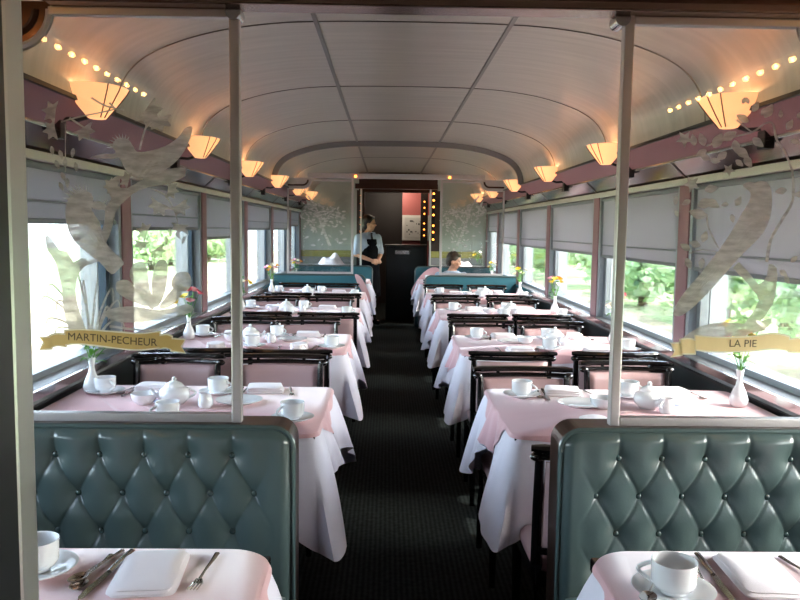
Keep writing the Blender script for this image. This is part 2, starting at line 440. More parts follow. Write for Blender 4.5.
# vestibule in front: doorway with a steel jamb, and the walls behind the camera
JY = .50
jl = at(33, 300, JY + .06).x
struct(MB().box(jl - .036, jl, JY + .026, JY + .06, 0, 2.2).build('trim_16', M['satin'], smooth=False, bevel=.006))
struct(MB().box(-1.42, jl - .037, JY - .03, JY + .06, 0, 2.2).build('wall_front', M['brown'], smooth=False))
struct(MB().box(jl - .036, jl + .001, JY - .10, JY + .0255, 0, 2.2).build('trim_25', M['blackrub'], smooth=False))
struct(MB().box(.50, .536, JY - .10, JY + .06, 0, 2.2).build('trim_17', M['satin'], smooth=False, bevel=.006))
struct(MB().box(.537, 1.42, JY - .03, JY + .06, 0, 2.2).build('wall_front', M['brown'], smooth=False))
struct(MB().box(-1.55, 1.55, Y0 - .1, Y0, 0, 2.4).build('wall_back', M['brown'], smooth=False))
struct(MB().box(jl, .50, JY - .10, JY + .06, 2.06, 2.3).build('trim_18', M['header'], smooth=False))

# ------------------------------------------------------------------ partitions with etched glass screens
def screen(Y, s, name_label, detailed):
    """steel framed glass pane standing on the banquette: from the pole at .50 to the wall, notched around the cove"""
    root = empty('glass_screen', (0, Y, 0), label=name_label, cat='glass screen')
    xi, xo, z0, z1 = (.495 if s < 0 else .517), 1.235, .918, 1.955
    zn, xn, R = 1.862, .965, .095
    hw = .012
    def P(x, z): return (s * x, 0, z)
    # frame outline: top rail, quarter round notch, outer stile, bottom rail
    MB().box(*sorted((s * (xi - .013), s * (xi + .013))), -.016, .016, z0 - .02, z1 + .09).build('pole', M['satin'], root, smooth=False, bevel=.004)
    MB().box(*sorted((s * (xi + .013), s * xo)), -.014, .014, z0 - .018, z0 + .006).build('bottom_rail', M['satin'], root, smooth=False, bevel=.003)
    MB().box(*sorted((s * (xi + .013), s * xn)), -.014, .014, z1 - .004, z1 + .016).build('top_rail', M['satin'], root, smooth=False, bevel=.003)
    MB().box(*sorted((s * (xo - .018), s * xo)), -.014, .014, z0, zn).build('outer_stile', M['satin'], root, smooth=False, bevel=.003)
    cxn, czn = xn + R, z1 + .01
    arc = [(cxn - R * math.cos(t), czn - R * math.sin(t)) for t in [PI / 2 * i / 10 for i in range(11)]]
    pth = [P(x, z) for x, z in arc] + [P(xo, czn - R)]
    MB().tube(pth, .011, 8).build('notch_rail', M['satin'], root)
    arc2 = [(cxn - (R - .035) * math.cos(t), czn - (R - .035) * math.sin(t)) for t in [PI / 2 * i / 10 for i in range(11)]]
    MB().tube([P(x, z) for x, z in arc2] + [P(xo, czn - R + .035)], .012, 8).build('notch_moulding', M['header'], root)
    # filler disc behind the mouldings
    poly = [(x, z) for x, z in arc] + [(xo, czn - R), (xo, czn + .02), (xn, czn + .02)]
    MB().prism(poly, lambda x, z, t: (s * x, t, z), -.004, .004).build('notch_plate', M['satin'] if Y > 5 else M['header'], root, smooth=False)
    if detailed:
        for i in range(5): MB().ball(P(xi + .08 + i * .11, z0 - .004), .004, 1, 5, 1, 8, 4).build('rivet', M['satin'], root) if False else None
    gp = [(xi + .01, z0), (xi + .01, z1)] + [(x, z) for x, z in arc] + [(xo - .01, zn), (xo - .01, z0)]
    pane = MB().prism([(x, z) for x, z in gp], lambda x, z, t: (s * x, t, z), -.003, .003).build('glass_pane', M['screenglass'], root, smooth=False)
    return root, pane
PY = 2.06
screenL, paneL = screen(PY, -1, 'etched glass screen with two crested kingfishers on a branch and a MARTIN-PECHEUR banner', True)
screenR, paneR = screen(PY, 1, 'etched glass screen with a long-tailed magpie and a LA PIE banner', True)
FY = 8.93
screenFL, paneFL = screen(FY, -1, 'far etched glass screen above the teal bench, beside the waitress', False)
screenFR, paneFR = screen(FY, 1, 'far etched glass screen above the teal bench, in front of the seated man', False)
def header(Y, z0, z1, mt, nm):
    struct(MB().box(-1.0, 1.0, Y - .05, Y + .05, z0, z1).build(nm, mt, smooth=False, bevel=.008))
header(PY, 1.992, 2.12, M['header'], 'trim_19')
struct(MB().box(-.96, .96, PY - .06, PY + .02, 1.972, 1.994).build('trim_20', M['bronze'], smooth=False, bevel=.005))
header(FY, 1.985, 2.04, M['satin'], 'trim_21')
for s in (-1, 1):      # clamp where pole and header meet
    struct(MB().tube([(s * .495, PY - .03, 1.962), (s * .495, PY + .03, 1.962)], .02, 12).build('trim_22', M['chrome']))

# --- etchings: outlines taken on the plane of each pane
def etch(parent, Y, name, polys, material, dy):
    b = MB()
    for pl in polys:
        pts = [at(x, y, Y) for x, y in pl]
        b.prism([(p.x, p.z) for p in pts], lambda x, z, t: (x, t, z), dy - .0006, dy)
    o = b.build(name, material, parent, smooth=False, merge=False)
    return o
def stroke(pts, w0, w1=None):
    w1 = w0 if w1 is None else w1; L = []; Rr = []; n = len(pts)
    for i, (x, y) in enumerate(pts):
        a = pts[max(0, i - 1)]; c = pts[min(n - 1, i + 1)]; dx, dy = c[0] - a[0], c[1] - a[1]; q = math.hypot(dx, dy) or 1
        wd = (w0 + (w1 - w0) * i / (n - 1)) / 2; L.append((x - dy / q * wd, y + dx / q * wd)); Rr.append((x + dy / q * wd, y - dx / q * wd))
    return L + Rr[::-1]
def curve(pts, n=6):
    out = []; P = [pts[0]] + list(pts) + [pts[-1]]
    for i in range(1, len(P) - 2):
        for k in range(n):
            t = k / n; r = []
            for c in (0, 1):
                p0, p1, p2, p3 = P[i - 1][c], P[i][c], P[i + 1][c], P[i + 2][c]
                r.append(.5 * (2 * p1 + (p2 - p0) * t + (2 * p0 - 5 * p1 + 4 * p2 - p3) * t * t + (3 * p1 - p0 - 3 * p2 + p3) * t ** 3))
            out.append(tuple(r))
    out.append(tuple(pts[-1])); return out
def closed(pts, n=4):
    N = len(pts); out = []
    for i in range(N):
        p0, p1, p2, p3 = pts[(i - 1) % N], pts[i], pts[(i + 1) % N], pts[(i + 2) % N]
        for k in range(n):
            t = k / n
            out.append(tuple(.5 * (2 * p1[c] + (p2[c] - p0[c]) * t + (2 * p0[c] - 5 * p1[c] + 4 * p2[c] - p3[c]) * t * t + (3 * p1[c] - p0[c] - 3 * p2[c] + p3[c]) * t ** 3) for c in (0, 1)))
    return out
def leaf(x, y, L, ang, wd=.42):
    a = math.radians(ang); ca, sa = math.cos(a), math.sin(a); pts = []
    for t, v in ((0, 0), (.2, .7), (.45, 1), (.75, .6), (1, 0), (.75, -.6), (.45, -1), (.2, -.7)):
        u = t * L; q = v * L * wd * .5; pts.append((x + u * ca - q * sa, y + u * sa + q * ca))
    return closed(pts, 2)
def maple(x, y, r, ang):
    pts = []; k = 5
    for i in range(k):
        a0 = math.radians(ang + (i - 2) * 52)
        pts.append((x + r * math.cos(a0), y + r * math.sin(a0)))
        a1 = math.radians(ang + (i - 2) * 52 + 26); rr = r * (.62 if i < k - 1 else .25)
        pts.append((x + rr * math.cos(a1), y + rr * math.sin(a1)))
    return closed(pts, 3)
def blossom(x, y, r, ph=0, n=5, inner=.45):
    return [(x + (r if i % 2 == 0 else r * inner) * math.cos(ph + PI * i / n), y + (r if i % 2 == 0 else r * inner) * math.sin(ph + PI * i / n)) for i in range(2 * n)]
d0, d1 = -.0034, -.0042
# left pane
upper_bird = closed([(91, 157.5), (104, 154), (113, 154), (116, 152), (113, 147), (115, 141), (121, 138), (129, 140), (134, 147), (138, 152), (150, 151), (166, 146), (178, 138), (186, 128), (193, 128), (188, 145), (178, 160), (164, 171), (150, 178), (136, 178), (126, 170), (120, 158), (112, 159)], 3)
lower_bird = closed([(67, 206), (70, 198), (77, 193), (85, 191), (91, 193), (94, 199), (92, 210), (100, 222), (104, 238), (112, 250), (124, 262), (120, 268), (112, 274), (100, 262), (88, 253), (74, 240), (68, 226), (66, 214)], 3)
crest = [[(84 + 5 * math.cos(a + .35), 203 - 7 * math.sin(a + .35)), (79 + 16.5 * math.cos(a), 203 - 20 * math.sin(a)), (84 + 5 * math.cos(a - .35), 203 - 7 * math.sin(a - .35))] for a in [1.05 + .26 * i for i in range(9)]]
crest2 = [[(123 + 4 * math.cos(a + .4), 147 - 5 * math.sin(a + .4)), (121 + 14 * math.cos(a), 149 - 15.5 * math.sin(a)), (123 + 4 * math.cos(a - .4), 147 - 5 * math.sin(a - .4))] for a in [.9 + .27 * i for i in range(9)]]
beak = [closed([(92, 203), (100, 201), (108, 207), (100, 210), (93, 208)], 2), stroke([(100, 206), (108, 200)], 1.6, .8), stroke([(100, 207), (109, 212)], 1.6, .8)]
etch(paneL, PY, 'etched_bird', [upper_bird] + crest2, M['etchdeep'], d0)
etch(paneL, PY, 'etched_bird', [lower_bird] + crest + beak, M['etchdeep'], d0)
feath = [stroke(curve([(142, 160 + 3 * i), (156, 160 + 2.4 * i), (170, 152 + 2.5 * i)]), 1.3, .5) for i in range(4)]
feath += [stroke(curve([(80 + 4 * i, 212 + i), (92 + 4 * i, 232), (104 + 3 * i, 250 + i)]), 1.3, .6) for i in range(3)]
feath += [stroke([(106 + 3 * i, 254 - 0 * i), (112 + 3.4 * i, 270 - 1.6 * i)], .9, .9) for i in range(4)]
feath += [stroke(curve([(150 + 7 * i, 156 - 1.5 * i), (168 + 5 * i, 150 - 3 * i), (184 + i, 132 + i)]), 1.0, .5) for i in range(3)]
feath += [stroke(curve([(84 + 5 * i, 208 + 2 * i), (84 + 6 * i, 226 + 2 * i), (98 + 5 * i, 246)]), 1.1, .6) for i in range(3)]
feath += [stroke(curve([(127, 160 + 2 * i), (134, 170 + 1.5 * i), (146, 174 + i)]), .9, .5) for i in range(3)]
feath += [closed([(121, 149), (124, 147), (127, 149), (124, 151)], 2), closed([(84, 194), (87, 193), (88, 196), (85, 197)], 2)]
etch(paneL, PY, 'etched_feathers', feath, M['etchdeep'], d1)
branch = [closed(curve([(186, 176), (172, 183), (156, 186), (140, 190), (126, 200), (116, 212), (113, 226), (108, 240), (102, 250), (94, 246), (100, 236), (105, 222), (106, 208), (112, 198), (108, 190), (114, 178), (122, 176), (118, 186), (128, 188), (142, 180), (158, 172), (176, 168), (186, 168)], 2), 1),
          closed([(46, 236), (52, 238), (60, 250), (68, 252), (74, 262), (82, 258), (90, 262), (80, 272), (76, 290), (80, 312), (86, 330), (70, 330), (64, 308), (62, 286), (56, 262), (48, 250)], 2)]
for p in ((78, 266, 104, 258, 5), (140, 176, 152, 160, 3), (144, 176, 158, 162, 3), (70, 118, 88, 130, 2)):
    branch.append(stroke([(p[0], p[1]), (p[2], p[3])], p[4], p[4] * .7))
branch += [stroke(curve([(62, 122), (80, 117), (100, 113), (122, 108)]), 1.6, 1.2), stroke(curve([(92, 98), (106, 106), (124, 110)]), 2, 1.4), stroke([(110, 103), (116, 109)], 2, 1),
           stroke(curve([(66, 124), (66, 150), (66, 172)]), 1, 1), stroke(curve([(150, 188), (166, 196), (176, 214), (178, 226)]), 1.4, .9),
           stroke(curve([(140, 150), (144, 134), (150, 118)]), 2, 1.5)]
etch(paneL, PY, 'etched_branch', branch, M['etch'], d0)
lv = [maple(54, 112, 12, 190), maple(54, 130, 11, 170), maple(84, 130, 12, 60), maple(148, 112, 16, 40), maple(160, 120, 13, 80), maple(128, 180, 9, 200), maple(112, 186, 9, 170),
      maple(160, 205, 12, 120), maple(180, 206, 11, 60), maple(170, 190, 10, 10), maple(146, 232, 10, 200), maple(142, 243, 8, 100), maple(158, 250, 9, 60), maple(180, 226, 9, 100)]
for x, y in ((52, 146), (60, 150), (74, 148), (56, 160), (66, 158), (76, 162), (62, 172), (68, 178), (60, 182)):
    lv.append(leaf(x, y, 10, 90 + random.uniform(-25, 25), .45)); 
for x, y in ((170, 228), (176, 232), (184, 228), (166, 236), (186, 236)): lv.append(leaf(x, y, 9, 90 + random.uniform(-40, 40)))
etch(paneL, PY, 'etched_leaves', lv, M['etch'], d0)
reeds = []
for i, (x0, x1, ytop) in enumerate(((88, 46, 296), (88, 52, 284), (90, 60, 300), (92, 76, 268), (92, 98, 280), (94, 112, 288), (96, 118, 300), (98, 122, 318), (86, 50, 318), (86, 58, 328), (98, 108, 306), (90, 84, 280))):
    reeds.append(stroke(curve([(x0, 338), ((x0 * 2 + x1) / 3 + (x1 - x0) * .1, (338 + ytop) / 2 - 4), (x1, ytop), (x1 + (x1 - x0) * .12, ytop + 14)]), 3, .6))
sh = [closed([(150, 308), (134, 284), (130, 274), (134, 264), (144, 262), (148, 272), (150, 288), (156, 304)], 3), closed([(154, 304), (152, 282), (155, 268), (160, 260), (167, 262), (168, 276), (164, 296), (158, 306)], 3),
      closed([(160, 306), (172, 290), (180, 282), (184, 290), (176, 302), (166, 308)], 3), closed([(146, 306), (130, 300), (118, 292), (117, 282), (128, 280), (138, 290), (148, 302)], 3), closed([(172, 286), (176, 274), (188, 272), (192, 284), (184, 292)], 3),
      closed([(104, 312), (130, 306), (160, 310), (188, 304), (192, 312), (160, 320), (120, 322)], 3), stroke(curve([(110, 326), (150, 330), (190, 322)]), 2.5, 1)]
etch(paneL, PY, 'etched_reeds', reeds, M['etch'], d0)
etch(paneL, PY, 'etched_flowers', sh, M['etch'], d0)
# right pane
magpie = closed([(742, 186), (748, 182), (754, 183), (760, 181), (768, 184), (771, 194), (771, 208), (768, 222), (760, 236), (748, 248), (738, 258), (724, 274), (710, 290), (696, 304), (682, 315), (674, 315), (674, 308), (684, 292), (698, 276), (712, 258), (724, 242), (734, 226), (742, 212), (748, 202), (750, 193)], 3)
etch(paneR, PY, 'etched_bird', [magpie], M['etchdeep'], d0)
ft = [stroke(curve([(766, 214 + 1 * i), (752, 222 + 4 * i), (736, 238 + 5 * i)]), 1.3, .6) for i in range(4)]
ft += [stroke(curve([(748 + 5 * i, 204 + 2 * i), (756 + 3 * i, 214 + 3 * i), (752, 232 + 2 * i), (744 - 3 * i, 246)]), 1.1, .5) for i in range(4)]
ft += [stroke([(728 - 2 * i, 262 - 3 * i), (680 + 1.5 * i, 310 - 3.5 * i)], 1, 1) for i in range(4)] + [closed([(756, 190), (759, 188), (761, 191), (758, 193)], 2)]
etch(paneR, PY, 'etched_feathers', ft, M['etchdeep'], d1)
br = [stroke(curve([(706, 146), (730, 138), (752, 132), (764, 124), (772, 124), (776, 140), (784, 152), (792, 172)]), 1.8, 2.2), stroke(curve([(736, 120), (748, 130), (752, 132)]), 1.6, 1.2),
      stroke(curve([(706, 214), (708, 228), (718, 248)]), 1.8, 1.4), stroke(curve([(688, 254), (700, 250), (716, 252)]), 1.5, 1.2), stroke(curve([(792, 172), (792, 200), (780, 222), (770, 240), (766, 262)]), 2.2, 3),
      closed(curve([(738, 262), (748, 272), (758, 284), (766, 276), (768, 264), (776, 268), (776, 284), (772, 304), (756, 326), (742, 338), (734, 336), (748, 318), (758, 300), (752, 290), (740, 276), (732, 268)], 2), 1),
      closed(curve([(682, 338), (700, 326), (724, 322), (750, 324), (770, 318), (764, 330), (730, 336), (700, 338)], 2), 1)]
etch(paneR, PY, 'etched_branch', br, M['etch'], d0)
lv = [blossom(684, 139, 9, .3), blossom(691, 184, 9, .5), blossom(728, 170, 7, .2)]
for x, y, L, a in ((694, 146, 12, -100), (704, 146, 14, -110), (713, 148, 17, -60), (706, 150, 12, 150), (700, 156, 11, 20), (722, 140, 16, -30), (736, 148, 16, 40), (734, 140, 14, 80), (748, 122, 14, -150), (764, 118, 16, -60), (752, 112, 12, -60),
                   (752, 138, 14, 40), (744, 156, 14, 60), (726, 152, 13, 140), (735, 160, 10, 40), (690, 200, 10, 150), (690, 212, 10, 30), (697, 206, 17, -20), (704, 190, 14, -10), (706, 216, 18, 195), (706, 200, 15, 30), (676, 196, 9, 100), (674, 210, 8, 60), (735, 206, 11, -60),
                   (728, 204, 8, 170), (731, 214, 9, 80), (690, 250, 12, -150), (700, 246, 12, 200), (686, 258, 12, 70), (702, 258, 11, 100), (702, 242, 12, -70), (786, 130, 12, -60), (790, 140, 10, 20), (780, 118, 8, -90), (796, 118, 9, -40), (786, 190, 12, 170), (794, 194, 9, 10), (779, 270, 10, 40), (790, 262, 9, -40), (784, 276, 9, 60),
                   (742, 104, 7, -70), (748, 104, 7, -110), (710, 160, 10, 10), (765, 108, 9, 120)):
    lv.append(leaf(x, y, L, a, .6))
etch(paneR, PY, 'etched_leaves', lv, M['etch'], d0)
# banners
def banner(pane, pieces, rims, col, txt, cx, cy, size, ang):
    o = etch(pane, PY, 'banner', pieces, col, -.0042); o
    r = etch(pane, PY, 'banner_outline', rims, M['bannerrim'], -.0036); r
    fc = bpy.data.curves.new('lettering', 'FONT'); fc.body = txt; fc.size = size; fc.align_x = 'CENTER'; fc.align_y = 'CENTER'; fc.extrude = .0002; fc.resolution_u = 3
    t = bpy.data.objects.new('lettering', fc); COL.objects.link(t); t.data.materials.append(M['ink'])
    p = at(cx, cy, PY)
    bpy.context.view_layer.update()
    me = bpy.data.meshes.new_from_object(t.evaluated_get(bpy.context.evaluated_depsgraph_get()))
    COL.objects.unlink(t); bpy.data.objects.remove(t)
    lt = bpy.data.objects.new('lettering', me); COL.objects.link(lt)
    xs = [v.co.x for v in me.vertices]; mx = max(abs(min(xs)), abs(max(xs))) or 1
    for v in me.vertices: v.co.y -= .0035 * math.sin(v.co.x / mx * 1.6) * (1 if txt[0] == 'M' else 0)
    lt.parent = o; lt.location = (p.x, -.0052, p.z); lt.rotation_euler = (PI / 2, 0, 0); lt.rotation_euler.rotate_axis('Z', ang)
    return o
bl_main = curve([(66, 331), (80, 330), (100, 331), (124, 333), (140, 334), (160, 332)]) + curve([(160, 347), (140, 349), (122, 348), (100, 345), (80, 343), (66, 344)])
bl_l = curve([(51, 336), (58, 334), (66, 335)]) + curve([(66, 346), (58, 345), (51, 347)])
bl_ll = [(41, 338), (52, 337), (52, 348), (41, 349), (45, 343)]
bl_r = curve([(160, 336), (167, 335), (172, 337)]) + curve([(172, 349), (166, 347), (160, 348)])
bl_rr = [(172, 339), (185, 340), (181, 346), (185, 352), (172, 350)]
def grow(p, k=1.4):
    cx = sum(a for a, b in p) / len(p); cy = sum(b for a, b in p) / len(p)
    return [(a + (k if a > cx else -k), b + (k if b > cy else -k)) for a, b in p]
pcs = [bl_main, bl_l, bl_ll, bl_r, bl_rr]
banner(paneL, pcs, [grow(p) for p in pcs], M['banner'], 'MARTIN-PECHEUR', 113, 339.5, .0285, -.03)
br_main = curve([(695, 336), (720, 338), (750, 337), (772, 334), (788, 337)]) + curve([(788, 350), (772, 348), (750, 350), (720, 351), (695, 349)])
pcs = [br_main, curve([(680, 340), (688, 339), (695, 341)]) + [(694, 353), (680, 353)], [(671, 344), (681, 343), (681, 354), (671, 356), (675, 350)], curve([(788, 340), (798, 339), (806, 341)]) + [(806, 352), (788, 351)]]
banner(paneR, pcs, [grow(p) for p in pcs], M['bannerpale'], 'LA PIE', 742, 343.5, .028, 0)
# far panes: engraved foliage
for pane, s, cx in ((paneFL, -1, 320), (paneFR, 1, 467)):
    random.seed(11 + s); pl = []
    for i in range(150):
        x = cx + s * random.uniform(-24, 18); y = 200 + abs(random.gauss(0, 20)) + abs(x - cx - 12 * s) * .3
        if y < 252: pl.append(leaf(x, y, random.uniform(2.5, 5.5), random.uniform(0, 360), .45))
    pl += [stroke(curve([(cx - 10 * s, 246), (cx - 2 * s, 226), (cx + 4 * s, 208), (cx + 12 * s, 196)]), 3, 1.2), stroke(curve([(cx, 228), (cx - 10 * s, 214), (cx - 16 * s, 208)]), 1.6, .8)]
    etch(pane, FY, 'etched_foliage', pl, M['etchdeep'], d0)

# ------------------------------------------------------------------ banquettes
def banquette(label):
    """tufted back facing the camera (-y), mirrored by rotating copies is avoided: built for side s"""
def tufted_bench(s, label):
    root = empty('banquette', (0, 2.0, 0), label=label, cat='banquette bench')
    x0, x1, zt, r = (.342 if s < 0 else .366), 1.385, .900, .055
    def ztop(x):
        d = x - x0
        return zt if d >= r else zt - r + math.sqrt(max(0, r * r - (r - d) ** 2))
    bx = (.497 if s < 0 else .515); bz = .828; sx_, sz_ = .114, .204
    def hgt(x, z):
        p = (x - bx) / sx_; q = (bz - z) / sz_
        if q < 0: u = v = p; fade = min(1, max(0, (ztop(x) - z) / .03))
        else: u = p + q; v = p - q
        if x < x0 + .098:
            e = max(0, (x - x0 - .043) / .055)
        else: e = 1
        su, sv = abs(math.sin(PI * u)), abs(math.sin(PI * v))
        crease = (min(1, su * 5) * min(1, sv * 5)) ** .6
        puff = math.sqrt(su * sv)
        # distance to the nearest button
        dn = 9
        for uu in (math.floor(u), math.ceil(u)):
            for vv in (math.floor(v), math.ceil(v)):
                if q < 0: pp, qq = uu, 0
                else: pp, qq = (uu + vv) / 2, (uu - vv) / 2
                dn = min(dn, math.hypot((p - pp) * sx_, (q - qq) * sz_))
        btn = 1 - math.exp(-(dn / .024) ** 1.6 * .8)
        h = .005 * puff + .0035 * crease + .016 * btn
        h = h * e + .022 * (1 - e)
        return h
    NX, NZ = 230, 150
    zlo = .36
    def fn(u, v):
        x = x0 + (x1 - x0) * u ** 1.0; z = zlo + (ztop(x) - zlo) * v
        de = min(x - x0, ztop(x) - z, 1) ; roll = 1.0 if de > .028 else math.sin(PI / 2 * max(0, de) / .028)
        # true distance to the rounded corner edge
        return (s * x, -(.002 + (hgt(x, z)) * roll), z)
    MB().grid(fn, NX, NZ).build('tufted_back', M['leather'], root, angle=80)
    out = [(x0 - .004, 0.0)] + [(x0 - .004, zt - r)] + [(x0 - .004 + r - r * math.cos(t), zt + .002 - r + r * math.sin(t)) for t in [PI / 2 * i / 8 for i in range(1, 9)]] + [(x1, zt + .002), (x1, 0)]
    MB().prism(out, lambda x, z, t: (s * x, t, z), .002, .125).build('back_shell', M['header'], root, smooth=False, bevel=.004)
    pth = [(s * p[0], -.004, p[1]) for p in out[:-1]]; pth[0] = (pth[0][0], -.004, .03)
    MB().tube(pth, .007, 8).build('edge_trim', M['leather'], root)
    MB().box(*sorted((s * (x0 + .01), s * x1)), -.46, -.045, .22, .40).build('seat_base', M['darkedge'], root, smooth=False, bevel=.01)
    MB().box(*sorted((s * (x0 + .005), s * x1)), -.48, -.04, .40, .47).build('seat_cushion', M['leather'], root, bevel=.02)
    btn = None
    for row in range(5):
        off = 0 if row % 2 == 0 else -sx_ / 2
        for k in range(0, 9):
            x = bx + off + sx_ * k; z = bz - row * sz_ / 2
            if x > x1 - .02: continue
            if btn is None: btn = MB().ball((0, 0, 0), .0085, 1, .7, 1, 12, 8).build('button', M['button'], root); o = btn
            else:
                o = btn.copy(); COL.objects.link(o); o.parent = root
            o.location = (s * x, -.006, z)
    return root
tufted_bench(-1, 'bottle green tufted leather banquette under the MARTIN-PECHEUR screen')
tufted_bench(1, 'bottle green tufted leather banquette under the LA PIE screen')
def plain_bench(s, y, x0, label, top, name='bench'):
    root = empty('bench', (0, y, 0), label=label, cat='bench')
    r = .06
    out = [(x0, .05), (x0, top - r)] + [(x0 + r - r * math.cos(t), top - r + r * math.sin(t)) for t in [PI / 2 * i / 8 for i in range(1, 9)]] + [(1.385, top), (1.385, .05)]
    MB().prism(out, lambda x, z, t: (s * x, t, z), -.05, .06).build('backrest', M['teal'], root, smooth=False, bevel=.01)
    MB().tube([(s * a, -.05, z) for a, z in out[:-1]], .010, 8).build('piping', M['leather'], root)
    MB().box(*sorted((s * (x0 + .02), s * 1.38)), .06, .42, .08, .46).build('seat', M['teal'], root, smooth=False, bevel=.02)
    return root
plain_bench(-1, FY, .345, 'teal bench below the far glass screen, beside the waitress', .893)
plain_bench(1, FY, .345, 'teal bench below the far glass screen, in front of the seated man', .893)
plain_bench(-1, 10.95, .30, 'teal bench end beyond the far screens at the waitress\'s feet', .90)
plain_bench(1, 10.95, .30, 'teal bench beyond the far screens, behind the seated man', .90)

# ------------------------------------------------------------------ tables
T = .74
def cloth_fn(s, cy, hy, x0, x1, seed, white=True):
    """returns perimeter samples of the table top and a hanging surface function"""
    rnd = random.Random(seed); r = .035 if seed > 50 else .09
    per = []      # (x, y, nx, ny, arclength)
    def seg(ax, ay, bx_, by_, nx, ny, n):
        for i in range(n): t = i / n; per.append((ax + (bx_ - ax) * t, ay + (by_ - ay) * t, nx, ny))
    def cor(cx_, cy_, a0, n=14):
        for i in range(n): a = a0 + PI / 2 * i / n; per.append((cx_ + r * math.cos(a), cy_ + r * math.sin(a), math.cos(a), math.sin(a)))
    # in a frame where the aisle is at -x
    seg(x1 - r, -hy, x0 + r, -hy, 0, -1, 60); 
    for i in range(14): a = -PI / 2 - PI / 2 * i / 14; per.append((x0 + r + r * math.cos(a), -hy + r + r * math.sin(a), math.cos(a), math.sin(a)))
    seg(x0, -hy + r, x0, hy - r, -1, 0, 50)
    for i in range(14): a = PI - PI / 2 * i / 14; per.append((x0 + r + r * math.cos(a), hy - r + r * math.sin(a), math.cos(a), math.sin(a)))
    seg(x0 + r, hy, x1 - r, hy, 0, 1, 60)
    for i in range(6): a = PI / 2 - PI / 2 * i / 6; per.append((x1 - r + r * math.cos(a), hy - r + r * math.sin(a), math.cos(a), math.sin(a)))
    seg(x1, hy - r, x1, -hy + r, 1, 0, 16)
    for i in range(6): a = -PI / 2 * i / 6; per.append((x1 - r + r * math.cos(a), -hy + r + r * math.sin(a), math.cos(a), math.sin(a)))
    ph = [rnd.uniform(0, 6) for _ in range(6)]; amp = rnd.uniform(.9, 1.2)
    ck = []
    for (x, y, nx, ny) in per:
        dn = math.hypot(x - x0, y + hy); df = math.hypot(x - x0, y - hy)
        wall = max(0, min(1, (x - (x1 - .10)) / .10))
        ck.append((dn, df, wall))
    def surf(i, t):
        x, y, nx, ny = per[i]; dn, df, wall = ck[i]
        c = max(0, 1 - dn / .30) * 1.08 + max(0, 1 - df / .30) * 1.0
        c2 = math.exp(-((dn - .19) / .05) ** 2) * .35 + math.exp(-((df - .19) / .05) ** 2) * .25
        q = x * 1.0 + y * 1.7
        h = .175 + (.175 if s < 0 else .205) * min(1.05, c) + .03 * math.sin(q * 9 + ph[0]) - .07 * c2
        h = h * (1 - wall) + .03 * wall
        fold = .026 * math.sin(q * 23 + ph[1]) + .015 * math.sin(q * 47 + ph[2]) + .024 * math.sin(q * 11 + ph[3])
        out = t * (.018 + .125 * min(1.1, c) - .04 * c2 + fold * amp * (1 - .5 * min(1, c))) + .006 * math.sin(min(1, t * 6) * PI / 2)
        if abs(ny) > .9: out = min(out, .055)
        out *= (1 - wall)
        if c > 0 and abs(x - x0) < .4:
            k_ = min(1, c) * t * .85; sg = 1 if y > 0 else -1; dx_, dy_ = -.62, sg * .78
            nx = nx * (1 - k_) + dx_ * k_; ny = ny * (1 - k_) + dy_ * k_
        return x + nx * out, y + ny * out, T + .004 - h * t, h, c
    return per, surf
def table(s, cy, k, x0, seed, tl, pinkdrop=.2):
    hy = .375 if k else .375; x1 = 1.35
    t = empty('dining_table', (s * (x0 + x1) / 2, cy, 0), label='dining table under a pink and white cloth, ' + tl, cat='table', group='tables along the aisle')
    hx = (x1 - x0) / 2
    MB().box(-hx + .004, hx - .004, -hy + .004, hy - .004, T - .03, T - .001).build('tabletop', M['blackwood'], t, smooth=False, bevel=.004)
    MB().lathe([(.15, 0), (.15, .02), (.04, .05), (.035, .68), (.10, .71)], 20, (0, 0, 0)).build('pedestal', M['blackmetal'], t)
    per, surf = cloth_fn(s, cy, hy, x0, x1, seed)
    N = len(per); b = MB(); R = 12
    for j in range(R + 1):
        tt = j / R
        for i in range(N):
            x, y, z, h, c = surf(i, tt); b.v.append(Vector((s * x, y, z)))
    for j in range(R):
        for i in range(N): b.face([j * N + i, j * N + (i + 1) % N, (j + 1) * N + (i + 1) % N, (j + 1) * N + i])
    b.face(list(range(N)))
    cl = b.build('tablecloth', M['white_cloth'], loc=(0, cy, 0), angle=70); tag(cl, 'white tablecloth with hanging corners on the ' + tl, 'tablecloth', 'white tablecloths')
    # pink topper: covers the top, one tip hanging over the aisle edge, narrow fall elsewhere
    b = MB(); yt = -.02
    for j in range(R + 1):
        for i in range(N):
            x, y, nx, ny = per[i]; _, _, _, h, c = surf(i, 1)
            dr = .012
            if nx < -.9: dr += pinkdrop * max(0, 1 - abs(y - yt) / .23)
            elif abs(ny) > .9: dr += .035 * max(0, 1 - abs(x - .85) / .5)
            if x > x1 - .05: dr = .004
            X, Y, Z, _, _ = surf(i, min(1, dr / h) * j / R)
            b.v.append(Vector((s * (X + nx * .004), Y + ny * .004, Z + .005)))
    for j in range(R):
        for i in range(N): b.face([j * N + i, j * N + (i + 1) % N, (j + 1) * N + (i + 1) % N, (j + 1) * N + i])
    b.face(list(range(N)))
    tp = b.build('table_topper', M['pink_cloth'], loc=(0, cy, 0), angle=70); tag(tp, 'pink topper cloth on the ' + tl, 'tablecloth', 'pink topper cloths')
TC = [1.205] + [2.885 + PITCH * k for k in range(4)] + [10.1]
side = {-1: 'MARTIN-PECHEUR side', 1: 'LA PIE side'}
TL = ['table before the banquette', 'first table behind banquette', 'second table behind banquette', 'third table behind banquette', 'fourth table behind banquette', 'table beyond far screens']
for s in (-1, 1):
    for k in range(6):
        table(s, TC[k], k, .33 if k == 0 else .325, 100 * k + s + 7, TL[k] + ', ' + side[s], .20 if s > 0 else .09)
ZT = T + .0095

